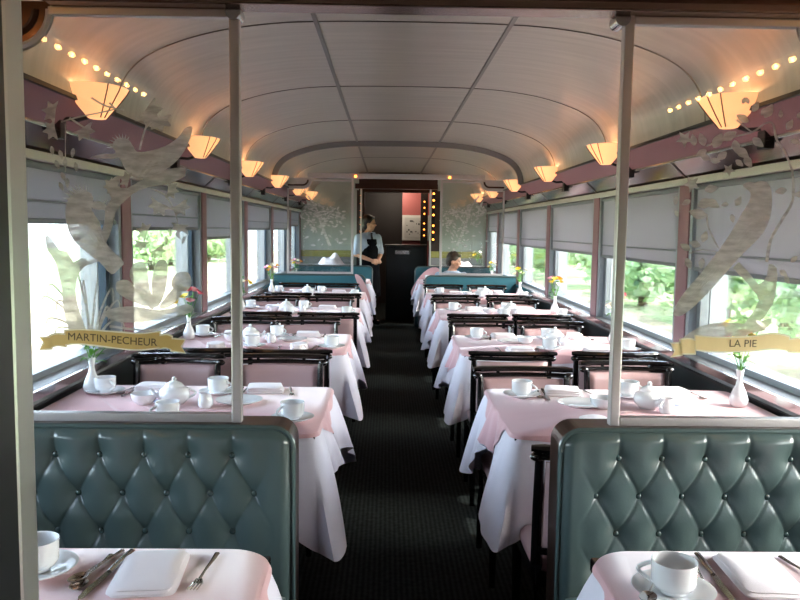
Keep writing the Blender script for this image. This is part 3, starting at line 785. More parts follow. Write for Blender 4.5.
# ------------------------------------------------------------------ chairs
def make_chair():
    """origin on the floor below the back; the seat reaches towards +y, the backrest's inner side faces +y"""
    root = empty('dining_chair', (0, 0, 0))
    W = .196; SD = .40
    fr = M['blackwood']
    for sx in (-1, 1):
        MB().tube([(sx * (W - .012), .005, 0), (sx * (W - .012), .03, .22), (sx * (W - .010), .028, .44), (sx * (W - .006), .008, .62), (sx * (W - .004), -.012, .775)], [.013, .016, .018, .016, .014], 8).build('leg', fr, root)
        MB().tube([(sx * (W - .018), SD - .005, 0), (sx * (W - .018), SD, .40)], [.012, .018], 8).build('leg', fr, root)
    MB().box(-W + .004, W - .004, .02, SD + .015, .365, .41).build('seat_frame', fr, root, smooth=False, bevel=.006)
    def cush(u, v):
        a = 2 * PI * u; e = .35
        ca, sa = math.cos(a), math.sin(a)
        px = math.copysign(abs(ca) ** e, ca); py = math.copysign(abs(sa) ** e, sa)
        rr = [1.0, 1.03, 1.02, .93, .6, .25, .001][int(round(v * 6))]; zz = [.41, .425, .447, .463, .472, .475, .476][int(round(v * 6))]
        return (px * rr * (W - .005), .215 + py * rr * (SD / 2 - .005), zz)
    MB().grid(cush, 40, 6, True).build('seat', M['pinkvinyl'], root, angle=80)
    # upholstered back, curved in plan
    def cur(x): return -.028 * (1 - (x / W) ** 2)
    def back(sgn):
        def f(u, v):
            x = (-1 + 2 * u) * (W - .018); z = .50 + v * .262
            ex = min(1, min(u, 1 - u) / .10, min(v, 1 - v) / .12); puff = .016 * math.sin(PI / 2 * max(0, ex)) ** .6 if ex > 0 else 0
            lean = (z - .44) * -.11
            return (x, .012 + cur(x) + lean + sgn * (.006 + puff), z)
        return f
    b = MB(); b.grid(back(1), 22, 16); b.grid(back(-1), 22, 16)
    b.build('backrest', M['pinkvinyl'], root, angle=80)
    def rail(z, w_, r, fl, name, y_off=0, e=0.0):
        pts = []
        for i in range(13):
            x = -w_ + 2 * w_ * i / 12
            pts.append((x, .012 + cur(x * W / w_) + (z - .44) * -.11 + y_off, z + e * abs(x / w_) ** 6))
        MB().tube(pts, r, 8, flat=fl).build(name, fr, root)
    rail(.804, W + .026, [.013, .019] + [.0175] * 9 + [.019, .013], .75, 'top_rail', -.004)
    rail(.778, W + .002, .0125, .85, 'cross_rail')
    rail(.485, W - .010, .011, 1.0, 'lower_rail')
    b = MB()
    for x in (-.11, .11):
        b.tube([(x, .012 + cur(x) - .035, .778), (x, .012 + cur(x) - .04, .80)], .008, 6)
    b.build('rail_blocks', fr, root)
    for sx in (-1, 1):
        MB().ball((sx * (W + .006), -.024, .777), .017, 1.3, 1, .9, 10, 6).build('rail_boss', fr, root)
    return root
chair = make_chair()
# (side, x, y of the back, faces)  faces -1: sitter looks to the camera
CH = []
for s, xa, xw in ((-1, .57, 1.035), (1, .52, 1.005)):
    CH.append((s, xa + .02, 2.20, 1, 1, 'near')); CH.append((s, xw, 2.20, 1, 1, 'near'))
far1 = {-1: (3.68, 3.66), 1: (3.39, 3.57)}
for s in (-1, 1):
    for k in range(1, 5):
        for w_, x in ((0, .615 if s < 0 else .525), (1, 1.075 if s < 0 else 1.02)):
            jit = [0, .012, -.015, .01, -.008][k] * (1 if w_ else -1)
            yf = (far1[s][w_] if k == 1 else TC[k] + (.68 if s < 0 else .61) - (.02 if w_ else 0))
            if k == 4: yf = TC[k] + .68
            CH.append((s, x + jit, yf, -1, k, 'far'))
            if k > 1:
                CH.append((s, x - jit + (.03 if s > 0 else {2: -.01, 3: -.11, 4: -.05}[k] if w_ == 0 else -.06), TC[k] - (.65 if k == 2 else .59) + (.02 if w_ else 0), 1, k, 'near'))
    for x, w_ in ((.57, 0), (1.03, 1)):
        CH.append((s, x, TC[5] - .62, 1, 5, 'near'))
for (s, x, y, fc, k, nf) in CH:
    wn = 'window' if x > .8 else 'aisle'
    place(chair, (s * x, y, 0), 0 if fc > 0 else PI,
          'black wooden chair with pink vinyl, %s %s seat, %s, %s' % (nf, wn, TL[k], side[s]), 'pink upholstered dining chairs', 'chair')

# ------------------------------------------------------------------ table ware
def make_cup():
    r = empty('coffee_cup')
    pr = [(.020, .0), (.024, .002), (.025, .008), (.036, .013), (.0405, .022), (.0415, .062), (.0402, .062), (.039, .024), (.034, .017), (.0, .014)]
    MB().lathe([(0, 0)] + pr, 28).build('cup_body', M['china'], r, angle=50)
    pts = [(.038 + .026 * math.sin(PI * t), 0, .052 - .036 * t) for t in [i / 8 for i in range(9)]]
    MB().tube(pts, .0042, 8).build('cup_handle', M['china'], r)
    return r
def make_saucer():
    o = MB().lathe([(0, .002), (.026, .0015), (.028, 0), (.030, .002), (.055, .008), (.074, .016), (.0755, .0175), (.073, .018), (.052, .0115), (.030, .0060), (0, .0058)], 36).build('saucer', M['china'], None, angle=60)
    return o
def make_napkin(L, Wd, H, name='napkin', tri=False, seed=0):
    rnd = random.Random(seed); b = MB()
    for lay in range(3):
        zl = H * lay / 3; th = H / 3 * .96; k = 1 - .04 * lay; ox = rnd.uniform(-.004, .004); oy = rnd.uniform(-.003, .003)
        def f(u, v, zl=zl, k=k, ox=ox, oy=oy, th=th):
            a = 2 * PI * u; e = .22 if not tri else .5
            ca, sa = math.cos(a), math.sin(a)
            px = math.copysign(abs(ca) ** e, ca); py = math.copysign(abs(sa) ** e, sa)
            if tri: px *= 1 - .45 * (py * .5 + .5)
            rr = [.001, .5, .96, 1.0, .96, .5, .001][int(round(v * 6))]; zz = [0, 0, 0, .5, 1, 1, 1][int(round(v * 6))]
            wob = .25 * math.sin(px * 3 + seed) * math.cos(py * 2.3 + seed) * (zz > .5) * rr
            return (px * rr * Wd / 2 * k + ox, py * rr * L / 2 * k + oy, zl + (zz + wob * (1.4 if lay == 2 else 0)) * th)
        b.grid(f, 44, 6, True)
    return b.build(name, M['napkin'], None, angle=60)
def make_fork():
    o = MB()
    o.tube([(0, -.09, .003), (0, -.06, .003), (0, 0, .006), (0, .035, .005)], [.0055, .0048, .0026, .0035], 8, flat=.45)
    for i in range(4):
        x = -.009 + i * .006
        o.tube([(0 + x * .5, .034, .005), (x, .045, .003), (x, .08, .006)], [.002, .0019, .001], 6)
    o.grid(lambda u, v: ((-.0115 + .023 * u) * (.55 + .45 * v), .034 + .014 * v, .005 - .002 * v), 4, 3)
    return o.build('fork', M['silver'], None)
def make_spoon():
    o = MB()
    o.tube([(0, -.08, .003), (0, -.05, .003), (0, .01, .006), (0, .035, .004)], [.0055, .0045, .0024, .004], 8, flat=.45)
    def f(u, v):
        a = 2 * PI * u; r = [.001, .4, .8, 1.0][int(round(v * 3))]; z = [-.000, .0008, .003, .006][int(round(v * 3))]
        return (math.cos(a) * r * .0155, .057 + math.sin(a) * r * .024, z)
    o.grid(f, 20, 3, True)
    return o.build('spoon', M['silver'], None)
def make_knife():
    r = empty('knife')
    MB().tube([(0, -.105, .004), (0, -.06, .005), (0, -.005, .004)], [.0065, .007, .005], 8, flat=.5).build('knife_handle', M['silver'], r)
    MB().prism([(-.006, -.005), (.006, -.005), (.008, .06), (.006, .10), (0, .112), (-.006, .10)], lambda x, y, t: (x, y, t), .002, .0036).build('knife_blade', M['silver'], r, smooth=False)
    return r
def make_pot():
    r = empty('teapot')
    MB().lathe([(0, 0), (.036, 0), (.052, .018), (.058, .038), (.052, .058), (.036, .068), (.033, .068)], 28).build('pot_body', M['china'], r, angle=60)
    MB().lathe([(.036, .066), (.036, .070), (.028, .080), (.010, .088), (0, .089)], 24).build('pot_lid', M['china'], r, angle=60)
    MB().ball((0, 0, .095), .009).build('lid_knob', M['china'], r)
    MB().tube([(.050, 0, .030), (.072, 0, .040), (.086, 0, .062)], [.012, .008, .006], 10).build('spout', M['china'], r)
    pts = [(-.050 - .028 * math.sin(PI * t), 0, .056 - .036 * t) for t in [i / 8 for i in range(9)]]
    MB().tube(pts, .005, 8).build('pot_handle', M['china'], r)
    return r
def make_creamer():
    r = empty('cream_jug')
    MB().lathe([(0, 0), (.022, 0), (.028, .012), (.027, .03), (.021, .044), (.025, .056), (.0235, .056), (.019, .044), (0, .010)], 24).build('jug_body', M['china'], r, angle=60)
    pts = [(.024 + .016 * math.sin(PI * t), 0, .046 - .030 * t) for t in [i / 8 for i in range(9)]]
    MB().tube(pts, .003, 8).build('jug_handle', M['china'], r)
    return r
def make_bowl():
    return MB().lathe([(0, 0), (.024, 0), (.03, .004), (.044, .02), (.050, .042), (.048, .043), (.040, .022), (0, .008)], 28).build('sugar_bowl', M['china'], None, angle=60)
def make_plate():
    return MB().lathe([(0, 0), (.055, 0), (.06, .003), (.088, .012), (.0895, .0145), (.086, .0145), (.058, .006), (0, .004)], 36).build('side_plate', M['china'], None, angle=60)
def make_vase():
    return MB().lathe([(0, 0), (.024, 0), (.034, .012), (.036, .030), (.028, .055), (.014, .085), (.010, .11), (.016, .145), (.0145, .145), (.008, .11), (0, .06)], 24).build('bud_vase', M['china'], None, angle=60)
cup, saucer, fork, spoon, knife = make_cup(), make_saucer(), make_fork(), make_spoon(), make_knife()
pot, jug, bowl, plate, vase = make_pot(), make_creamer(), make_bowl(), make_plate(), make_vase()
napA = make_napkin(.195, .122, .014, seed=2); napB = make_napkin(.13, .12, .034, seed=5, tri=True); napC = make_napkin(.12, .15, .026, seed=9)
def flower(kind, h=.20, seed=0):
    rnd = random.Random(seed); r = empty('flower_spray')
    heads = []
    b = MB()
    n = 6 if kind != 'green' else 4
    for i in range(n):
        a = 2 * PI * i / n + rnd.uniform(-.3, .3); rr = rnd.uniform(.025, .07); z = h * rnd.uniform(.75, 1.05)
        b.tube([(0, 0, .05), (rr * .15 * math.cos(a), rr * .15 * math.sin(a), h * .5), (rr * math.cos(a), rr * math.sin(a), z)], [.0022, .002, .0016], 6)
        heads.append((rr * math.cos(a), rr * math.sin(a), z))
    b.build('stems', M['leaf'], r)
    b = MB()
    for i in range(14 if kind != 'green' else 18):
        a = rnd.uniform(0, 2 * PI); z = rnd.uniform(h * .45, h * .95); L = rnd.uniform(.035, .06); el = rnd.uniform(-.2, .9)
        d = Vector((math.cos(a) * math.cos(el), math.sin(a) * math.cos(el), math.sin(el))); s_, u_ = rot_to(d); c0 = Vector((math.cos(a) * .012, math.sin(a) * .012, z))
        base = len(b.v)
        for t, wv, dz in ((0, .05, 0), (.3, .9, .004), (.6, .8, .004), (1, .02, -.008)):
            p = c0 + d * L * t + Vector((0, 0, dz))
            b.v += [p - s_ * wv * .011, p + Vector((0, 0, -.002)), p + s_ * wv * .011]
        for j in range(3):
            for q in (0, 1): b.face([base + j * 3 + q, base + j * 3 + q + 1, base + j * 3 + q + 4, base + j * 3 + q + 3])
    b.build('leaves', M['leaf'], r, merge=False)
    cols = {'green': [], 'pinkyellow': ['petal_red', 'petal_pink', 'petal_red', 'petal_yellow', 'petal_yellow', 'petal_pink'], 'yellow': ['petal_yellow', 'petal_orange', 'petal_yellow', 'petal_pink', 'petal_yellow', 'petal_white'],
            'orange': ['petal_orange', 'petal_pink', 'petal_yellow', 'petal_orange', 'petal_pink', 'petal_white'], 'white': ['petal_white', 'petal_white', 'petal_yellow', 'petal_white', 'petal_yellow', 'petal_white'],
            'redwhite': ['petal_red', 'petal_white', 'petal_pink', 'petal_white', 'petal_white', 'petal_red']}[kind]
    for c, p in zip(cols, heads):
        b = MB(); P = Vector(p); ax = Vector((p[0], p[1], .08)).normalized()
        a1, a2 = rot_to(ax)
        for i in range(6):
            t = 2 * PI * i / 6; d = (a1 * math.cos(t) + a2 * math.sin(t)); sd = (-a1 * math.sin(t) + a2 * math.cos(t)); base = len(b.v)
            for q, wv, up in ((0, .2, 0), (.45, 1, .012), (.85, .75, .018), (1, .05, .017)):
                pt = P + d * .030 * q + ax * up
                b.v += [pt - sd * .0125 * wv, pt - ax * .002, pt + sd * .0125 * wv]
            for j in range(3):
                for q in (0, 1): b.face([base + j * 3 + q, base + j * 3 + q + 1, base + j * 3 + q + 4, base + j * 3 + q + 3])
        b.build('blossom', M[c], r, merge=False)
    return r
def put(src, s, k, dx, dy, label, group, cat, rz=0, z=ZT):
    return place(src, (dx, TC[k] + dy, z), rz, label + ', ' + TL[k] + ', ' + side[s], group, cat)
rn = random.Random(3)
def setting(s, k, x, nf, wn, nap=True, cut=True, cupon=True, napsrc=None):
    """one cover; nf 'far' faces the camera"""
    f = 1 if nf == 'far' else -1
    lab = '%s %s place' % (nf, wn)
    j = lambda a=.008: rn.uniform(-a, a)
    ye = .375
    cxp = x - f * .185 + j(); cyp = f * (ye - (.19 if k == 0 else .16)) + j()
    if cupon:
        put(saucer, s, k, cxp, cyp, 'white saucer at ' + lab, 'saucers under the coffee cups', 'saucer')
        put(cup, s, k, cxp, cyp, 'white coffee cup at ' + lab, 'coffee cups on the tables', 'cup', rn.uniform(-1, 1) + (0 if rn.random() < .5 else PI), ZT + .0062)
    if nap:
        src = napsrc or (napA if k == 0 else (napB if rn.random() < .5 else napC))
        put(src, s, k, x + j(), f * (ye - (.125 if k == 0 else .095)) + j(.006), 'folded white napkin at ' + lab, 'folded napkins on the tables', 'napkin', (PI if f < 0 else 0) + j(.15) + (.05 if k == 0 else 0))
    if cut:
        yy = f * (ye - .125) ; r0 = PI if f > 0 else 0
        put(fork, s, k, x + f * .105 + j(.004), yy + .01, 'silver fork at ' + lab, 'forks on the tables', 'fork', r0 + j(.12) + .06)
        put(knife, s, k, x - f * .085 + j(.003), yy + .005, 'silver knife at ' + lab, 'knives on the tables', 'knife', r0 - .10 + j(.05))
        if k < 3:
            put(spoon, s, k, x - f * .112 + j(.003), yy + .01, 'silver spoon at ' + lab, 'spoons on the tables', 'spoon', r0 - .14 + j(.05))
# near tables: only the far covers are in the frame
setting(-1, 0, -.548, 'far', 'aisle', cupon=False); setting(1, 0, .632, 'far', 'aisle', cupon=False)
for s, x, y, rz in ((-1, -.768, .258, 2.2), (1, .438, .178, 2.7)):
    put(saucer, s, 0, x, y, 'white saucer at far aisle place', 'saucers under the coffee cups', 'saucer')
    put(cup, s, 0, x, y, 'white coffee cup at far aisle place', 'coffee cups on the tables', 'cup', rz, ZT + .0062)
put(spoon, -1, 0, -.662, .285, 'second silver spoon at far aisle place', 'spoons on the tables', 'spoon', PI - .3)
put(spoon, 1, 0, .40, .175, 'silver spoon lying on the saucer', 'spoons on the tables', 'spoon', PI - .5, ZT + .018)
for s in (-1, 1):
    for k in range(1, 6):
        xa = s * .59; xw = s * 1.04
        if s > 0: xa = .64; xw = 1.08
        setting(s, k, xa, 'far', 'aisle', cut=k < 3, nap=k < 5)
        setting(s, k, xw, 'far', 'window', cut=k < 3, nap=k < 5)
        if k == 1:
            setting(s, k, xa - .02, 'near', 'aisle', cut=False, nap=s > 0, napsrc=napB, cupon=s < 0)
            setting(s, k, xw, 'near', 'window', cut=False, nap=False, cupon=s < 0)
        elif k < 5:
            setting(s, k, xa, 'near', 'aisle', cut=k < 3); setting(s, k, xw, 'near', 'window', cut=False)
        if k < 5:
            xm = s * .86
            put(pot, s, k, xm + (-.04 if s < 0 else .05), .02 + rn.uniform(-.03, .03), 'white lidded teapot mid table', 'lidded teapots', 'teapot', rn.uniform(0, 6))
            put(jug, s, k, xm + .09, -.02 + rn.uniform(-.02, .02), 'small white cream jug beside the teapot', 'cream jugs', 'jug', rn.uniform(0, 6))
            put(bowl, s, k, xm + (-.13 if s > 0 else -.15), .03, 'white sugar bowl beside the teapot', 'sugar bowls', 'bowl')
            if k < 3: put(plate, s, k, xm + .20 * (1 if s < 0 else -1.02), .07, 'flat white side plate mid table', 'side plates', 'plate')
vp = {(-1, 1): ('green', 'leafy green stems', .26), (-1, 2): ('pinkyellow', 'coral pink and yellow flowers', .27), (-1, 3): ('yellow', 'yellow and orange flowers', .27), (-1, 4): ('orange', 'orange and pink flowers', .27), (-1, 5): ('orange', 'small orange flowers', .24),
      (1, 1): ('yellow', 'pale yellow flowers', .31), (1, 2): ('redwhite', 'red and white flowers', .28), (1, 3): ('yellow', 'yellow blossoms', .27), (1, 4): ('white', 'cream and yellow flowers', .27), (1, 5): ('white', 'white flowers', .24)}
for (s, k), (kind, words, h) in vp.items():
    x = s * 1.275; y = TC[k] + (.22 if k == 1 and s < 0 else .08)
    place(vase, (x, y, ZT), 0, 'white bud vase by the window, ' + TL[k] + ', ' + side[s], 'white bud vases', 'vase')
    f = flower(kind, h, k * 3 + s); f.location = (x, y, ZT + .004)
    tag(f, words + ' in the vase on the ' + TL[k] + ', ' + side[s], 'flowers', 'flowers in the bud vases')
MB().box(-.03, .03, -.02, .02, 0, .0012).build('sugar_sachet', M['coffee'], None, smooth=False, loc=(-.965, TC[1] + .09, ZT)).rotation_euler = (0, 0, .3)
tag(bpy.data.objects['sugar_sachet'], 'small blue paper sachet beside the lidded teapot, MARTIN-PECHEUR side', 'sachet')
MB().box(-.03, .03, -.02, .02, 0, .0012).build('paper_card', M['coffee'], None, smooth=False, loc=(1.02, TC[1] + .10, ZT)).rotation_euler = (0, 0, -.5)
tag(bpy.data.objects['paper_card'], 'small blue card leaning by the teapot, LA PIE side', 'card')

# ------------------------------------------------------------------ sconces
def make_sconce(s):
    r = empty('wall_lamp')
    MB().box(.02 if s < 0 else -.032, .032 if s < 0 else -.02, -.04, .04, -.055, .05).build('back_plate', M['blackmetal'], r, smooth=False) if False else None
    # origin at the centre of the shade bottom; wall lies towards s
    MB().box(*sorted((s * .125, s * .165)), -.03, .03, -.075, .055).build('bracket', M['blackmetal'], r, smooth=False, bevel=.004)
    MB().tube([(s * .13, 0, .0), (s * .07, 0, -.005), (s * .02, 0, .01)], .008, 8).build('arm', M['blackmetal'], r)
    pr = [(.026, 0), (.032, .002), (.068, .048), (.101, .094), (.110, .111), (.107, .112), (.098, .094), (.064, .048), (.024, .006)]
    sh = MB().lathe(pr, 28, (0, 0, .0), 1.0, 1.25).build('lamp_shade', M['lampglass'], r, angle=60)
    for a in (-s * .45 + (PI if s > 0 else 0), 0):
        pass
    for t0 in (-.35, -.80, .35, .80):
        a = (0 if s < 0 else PI) + t0
        pts = [((q + .0015) * math.cos(a), (q + .0015) * 1.25 * math.sin(a), z) for q, z in ((.032, .002), (.068, .048), (.101, .094), (.110, .111))]
        MB().tube(pts, .0022, 6).build('strap', M['strap'], r)
    return r
lampdata = {-1: [2.95, 4.55, 6.15, 7.75], 1: [2.95, 4.60, 6.25, 7.90]}
lampdata = {s: v + [9.5, 11.0] for s, v in lampdata.items()}
lw = ['seen through the etched screen', 'second from the etched screen', 'third from the etched screen', 'fourth from the etched screen', 'first beyond the far glass screens', 'second beyond the far glass screens']
for s in (-1, 1):
    src = make_sconce(s)
    for i, y in enumerate(lampdata[s]):
        X, Z = s * 1.175, 1.812
        place(src, (X, y, Z), 0, 'glowing amber glass wall lamp, %s, %s' % (lw[i], side[s]), 'amber wall lamps above the windows', 'wall lamp')
        li = bpy.data.lights.new('lamp_light', 'POINT'); li.energy = 0.8; li.color = (1.0, .62, .32); li.shadow_soft_size = .03
        lo = bpy.data.objects.new('lamp_light', li); COL.objects.link(lo); lo.location = (X, y, Z + .085)
# rows of bare bulbs along the front bay, beside the doorway (they mirror in the screens) and at the far doorway
def bulb_strip(pts, label, mt, bulbmat, r=.0085, axis='y'):
    p0 = Vector(pts[0]); root = empty('bulb_strip', p0, label=label, cat='light strip')
    q = [Vector(p) - p0 for p in pts]
    if axis == 'y': MB().box(-.02, .02, -.06, q[-1].y + .06, .012, .024).build('backing', mt, root, smooth=False)
    else: MB().box(-.022, .022, .012, .024, min(0, q[-1].z) - .06, .06).build('backing', mt, root, smooth=False)
    bo = None
    for p in q:
        if bo is None: bo = MB().ball((0, 0, 0), r, n=12, m=8).build('bulb', bulbmat, root); o = bo
        else: o = bo.copy(); COL.objects.link(o); o.parent = root
        o.location = p
for s in (-1, 1):
    bulb_strip([(s * (1.10 if s < 0 else 1.14), 1.79 - .104 * (9 if s < 0 else 11) + .104 * i, 1.955) for i in range(10 if s < 0 else 12)], 'strip of small warm bulbs along the cove before the screen, ' + side[s], M['satin'], M['bulb'])

# ------------------------------------------------------------------ far end: doorway, counter, corridor
EY = 11.9
struct(MB().box(-1.42, -.53, EY, EY + .06, 0, 2.25).build('wall_end', M['endmirror'], smooth=False))
struct(MB().box(.66, 1.42, EY, EY + .06, 0, 2.25).build('wall_end', M['endmirror'], smooth=False))
struct(MB().box(-.53, .66, EY, EY + .06, 1.97, 2.30).build('wall_end', M['header'], smooth=False))
for x, wd in ((-.475, .013), (.523, .013)):
    struct(MB().box(x - wd, x + wd, 11.26, 11.30, 0, 1.99).build('trim_23', M['post'], smooth=False, bevel=.004))
struct(MB().box(-.56, .62, 11.2, 11.34, 1.99, 2.06).build('trim_24', M['header'], smooth=False))
struct(MB().box(-.56, -.44, EY - .02, EY + .06, 0, 2.0).build('trim_25', M['brown'], smooth=False))
struct(MB().box(.54, .70, EY - .02, EY + .06, 0, 2.0).build('trim_26', M['brown'], smooth=False))
bulb_strip([(-.495, EY - .05, z) for z in (1.92, 1.80, 1.69, 1.59, 1.48, 1.38, 1.27)], 'vertical strip of amber bulbs behind the waitress', M['blackmetal'], M['farbulb'], .016, 'z')
bulb_strip([(.60, EY - .05, z) for z in (1.96, 1.86, 1.76, 1.64, 1.48, 1.38, 1.27)], 'vertical strip of amber bulbs beside the far doorway, LA PIE side', M['blackmetal'], M['farbulb'], .016, 'z')
bulb_strip([(.52, 13.075, z) for z in (1.88, 1.78, 1.68, 1.52, 1.42, 1.32)], 'strip standing in for a faint reflection of amber bulbs, by the corridor picture', M['brown'], M['farbulb'], .012, 'z')  # reflection of the amber bulbs, modelled as a small glowing strip
for s, x in ((-1, -.46), (1, .60)):
    tag(MB().ball((0, 0, 0), .015).build('header_bulb', M['farbulb'], None, loc=(x, FY - .07, 2.005)), 'single amber bulb on the far header, ' + side[s], 'bulb', 'bulbs on the far header')
ct = empty('host_counter', (.15, 12.3, 0), label='tall black counter with a chrome strip blocking the end of the aisle', cat='counter')
MB().box(-.26, .36, -.15, .15, 0, 1.15).build('cabinet', M['counter'], ct, smooth=False, bevel=.01)
MB().box(-.28, .38, -.18, .17, 1.15, 1.18).build('worktop', M['counter'], ct, smooth=False, bevel=.006)
MB().box(-.12, .10, -.158, -.15, 1.03, 1.09).build('chrome_strip', M['chrome'], ct, smooth=False, bevel=.003)
struct(MB().box(.46, .58, 13.1, 13.16, 0, 2.2).build('wall_corridor', M['brown'], smooth=False))
pc = struct(MB().box(.16, .76, 13.45, 13.5, 0, 2.2).build('wall_corridor', M['pinkred'], smooth=False))
pf = empty('framed_picture', (.40, 13.43, 1.46), label='framed grey line drawing on the rose panel beyond the counter', cat='picture')
MB().box(-.24, .24, -.01, .012, -.23, .20).build('picture_frame', M['whiteframe'], pf, smooth=False, bevel=.004)
MB().box(-.20, .20, -.014, -.01, -.19, .16).build('picture_sheet', M['paper'], pf, smooth=False)
b = MB(); rr_ = random.Random(5)
for i in range(26):
    x = rr_.uniform(-.17, .15); z = rr_.uniform(-.15, .10)
    b.box(x, x + rr_.uniform(.01, .04), -.016, -.0142, z, z + rr_.uniform(.004, .03))
b.build('drawing_marks', M['inkline'], pf, smooth=False)
struct(MB().box(-1.42, 1.42, Y1 - .05, Y1, 0, 2.3).build('wall_far', M['brown'], smooth=False))
struct(MB().box(-1.42, -.50, 12.6, 12.66, 0, 2.3).build('wall_corridor', M['brown'], smooth=False))
for i, (x, y) in enumerate(((.02, 13.6), (.22, 14.4))):
    o = MB().lathe([(0, 0), (.05, 0), (.06, .012), (.06, .02)], 20).build('ceiling_light', M['farbulb'], None, loc=(x, y, 2.20 - .02 * i)); tag(o, ['small round ceiling light just past the counter', 'small round ceiling light deeper in the corridor'][i], 'ceiling light', 'corridor ceiling lights')
fb = MB().box(-.03, .03, -.02, .02, -.1, .1).build('yellow_tag', M['yellow'], None, smooth=False, loc=(-.62, 10.2, 1.72)) if False else None
# pink cloths thrown over the bench ends
def drape(px, Y, label):
    P = [at(x, y, Y) for x, y in closed(px, 3)]
    o = MB().prism([(p.x, p.z) for p in P], lambda x, z, t: (x, Y + t - .03 * math.sin(z * 9), z), -.006, .006).build('pink_cloth', M['pink_cloth'], None, bevel=.002)
    tag(o, label, 'cloth')
drape([(438, 268), (440, 275), (427, 279), (416, 297), (411, 295), (413, 287), (421, 275), (430, 268)], 10.86, 'pink cloth hanging over the far bench end by the aisle, LA PIE side')
drape([(355, 274), (361, 277), (367, 288), (371, 301), (366, 302), (361, 290), (357, 282)], 8.85, 'pink cloth slung over the teal bench end by the aisle, MARTIN-PECHEUR side')
# linen side counters against the end wall
for s in (-1, 1):
    r = empty('sideboard', (s * .98, 11.68, 0), label='low sideboard with olive backboard behind the far glass screen, ' + side[s], cat='sideboard')
    MB().box(-.40, .36, -.18, .18, 0, .86).build('cabinet', M['lower'], r, smooth=False, bevel=.01)
    MB().box(-.42, .37, -.20, .20, .86, .885).build('worktop', M['sill'], r, smooth=False, bevel=.005)
    MB().box(-.42, .37, .17, .20, .99, 1.09).build('backboard', M['olive'], r, smooth=False, bevel=.01)
    MB().box(-.42, .37, .175, .20, .885, .99).build('splashback', M['sill'], r, smooth=False)
def heap(x, y, z, w_, h, label, seed):
    rd = random.Random(seed); b = MB(); ph = [rd.uniform(0, 6) for _ in range(4)]
    def f(u, v):
        a = 2 * PI * u; rr = (1 - v) ; px_, py_ = math.cos(a) * rr, math.sin(a) * rr
        hh = h * (1 - rr ** 2.2) * (.75 + .22 * math.sin(px_ * 6 + ph[0]) + .2 * math.sin(py_ * 5 + px_ * 3 + ph[1]))
        return (px_ * w_ * (1 + .08 * math.sin(a * 3 + ph[2])), py_ * .13, max(0, hh))
    b.grid(f, 40, 14, True); o = b.build('linen_heap', M['napkin'], None, loc=(x, y, z), angle=80); tag(o, label, 'linen')
heap(-.93, 11.64, .885, .20, .17, 'crumpled heap of white linen behind the far glass screen beside the waitress', 2)
heap(1.02, 11.64, .885, .17, .10, 'crumpled white linen behind the far glass screen by the seated person', 5)
fl_ = flower('white', .20, 77); fl_.location = (1.25, 11.60, .886 + .0); tag(fl_, 'white blossoms on the sideboard behind the seated person', 'flowers')
li = bpy.data.lights.new('corridor_fill', 'POINT'); li.energy = 22; li.color = (1.0, .86, .7); li.shadow_soft_size = .06  # added point light that brightens the corridor and picture, no fixture of its own
lo = bpy.data.objects.new('corridor_fill', li); COL.objects.link(lo); lo.location = (.05, 13.0, 2.12)

# ------------------------------------------------------------------ people
def remesh(parts, voxel, name, material, parent, smooth=4):
    """joins closed pieces into one continuous skin"""
    me = bpy.data.meshes.new(name); b = MB()
    for p in parts:
        base = len(b.v); b.v += p.v; b.f += [tuple(i + base for i in f) for f in p.f]
    me.from_pydata([tuple(v) for v in b.v], [], b.f)
    o = bpy.data.objects.new(name, me); COL.objects.link(o)
    bm = bmesh.new(); bm.from_mesh(me); bmesh.ops.recalc_face_normals(bm, faces=bm.faces); bm.to_mesh(me); bm.free()
    md = o.modifiers.new('r', 'REMESH'); md.mode = 'VOXEL'; md.voxel_size = voxel; md.use_smooth_shade = True
    m2 = o.modifiers.new('s', 'SMOOTH'); m2.factor = .5; m2.iterations = smooth
    bpy.context.view_layer.update()
    nm = bpy.data.meshes.new_from_object(o.evaluated_get(bpy.context.evaluated_depsgraph_get()))
    nm.materials.clear(); nm.materials.append(material)
    for p in nm.polygons: p.use_smooth = True
    COL.objects.unlink(o); bpy.data.objects.remove(o)
    r = bpy.data.objects.new(name, nm); COL.objects.link(r); r.parent = parent
    return r
def limb(pts, rs, n=12, flat=1.0):
    m = MB(); m.tube(pts, rs, n, flat=flat); 
    for p, r in ((pts[0], rs[0]), (pts[-1], rs[-1])): m.ball(p, r * .98, n=12, m=8)
    for p, r in zip(pts[1:-1], rs[1:-1]): m.ball(p, r * 1.0, n=12, m=8)
    return m
def rings(rs, n=20):
    """rings: (cx, cy, z, rx, ry) -> closed torso"""
    m = MB()
    for cx_, cy_, z, rx, ry in rs:
        for k in range(n):
            t = 2 * PI * k / n; m.v.append(Vector((cx_ + rx * math.cos(t), cy_ + ry * math.sin(t), z)))
    for i in range(len(rs) - 1):
        for k in range(n): m.face([i * n + k, i * n + (k + 1) % n, (i + 1) * n + (k + 1) % n, (i + 1) * n + k])
    m.face(list(range(n))[::-1]); m.face([(len(rs) - 1) * n + k for k in range(n)])
    return m
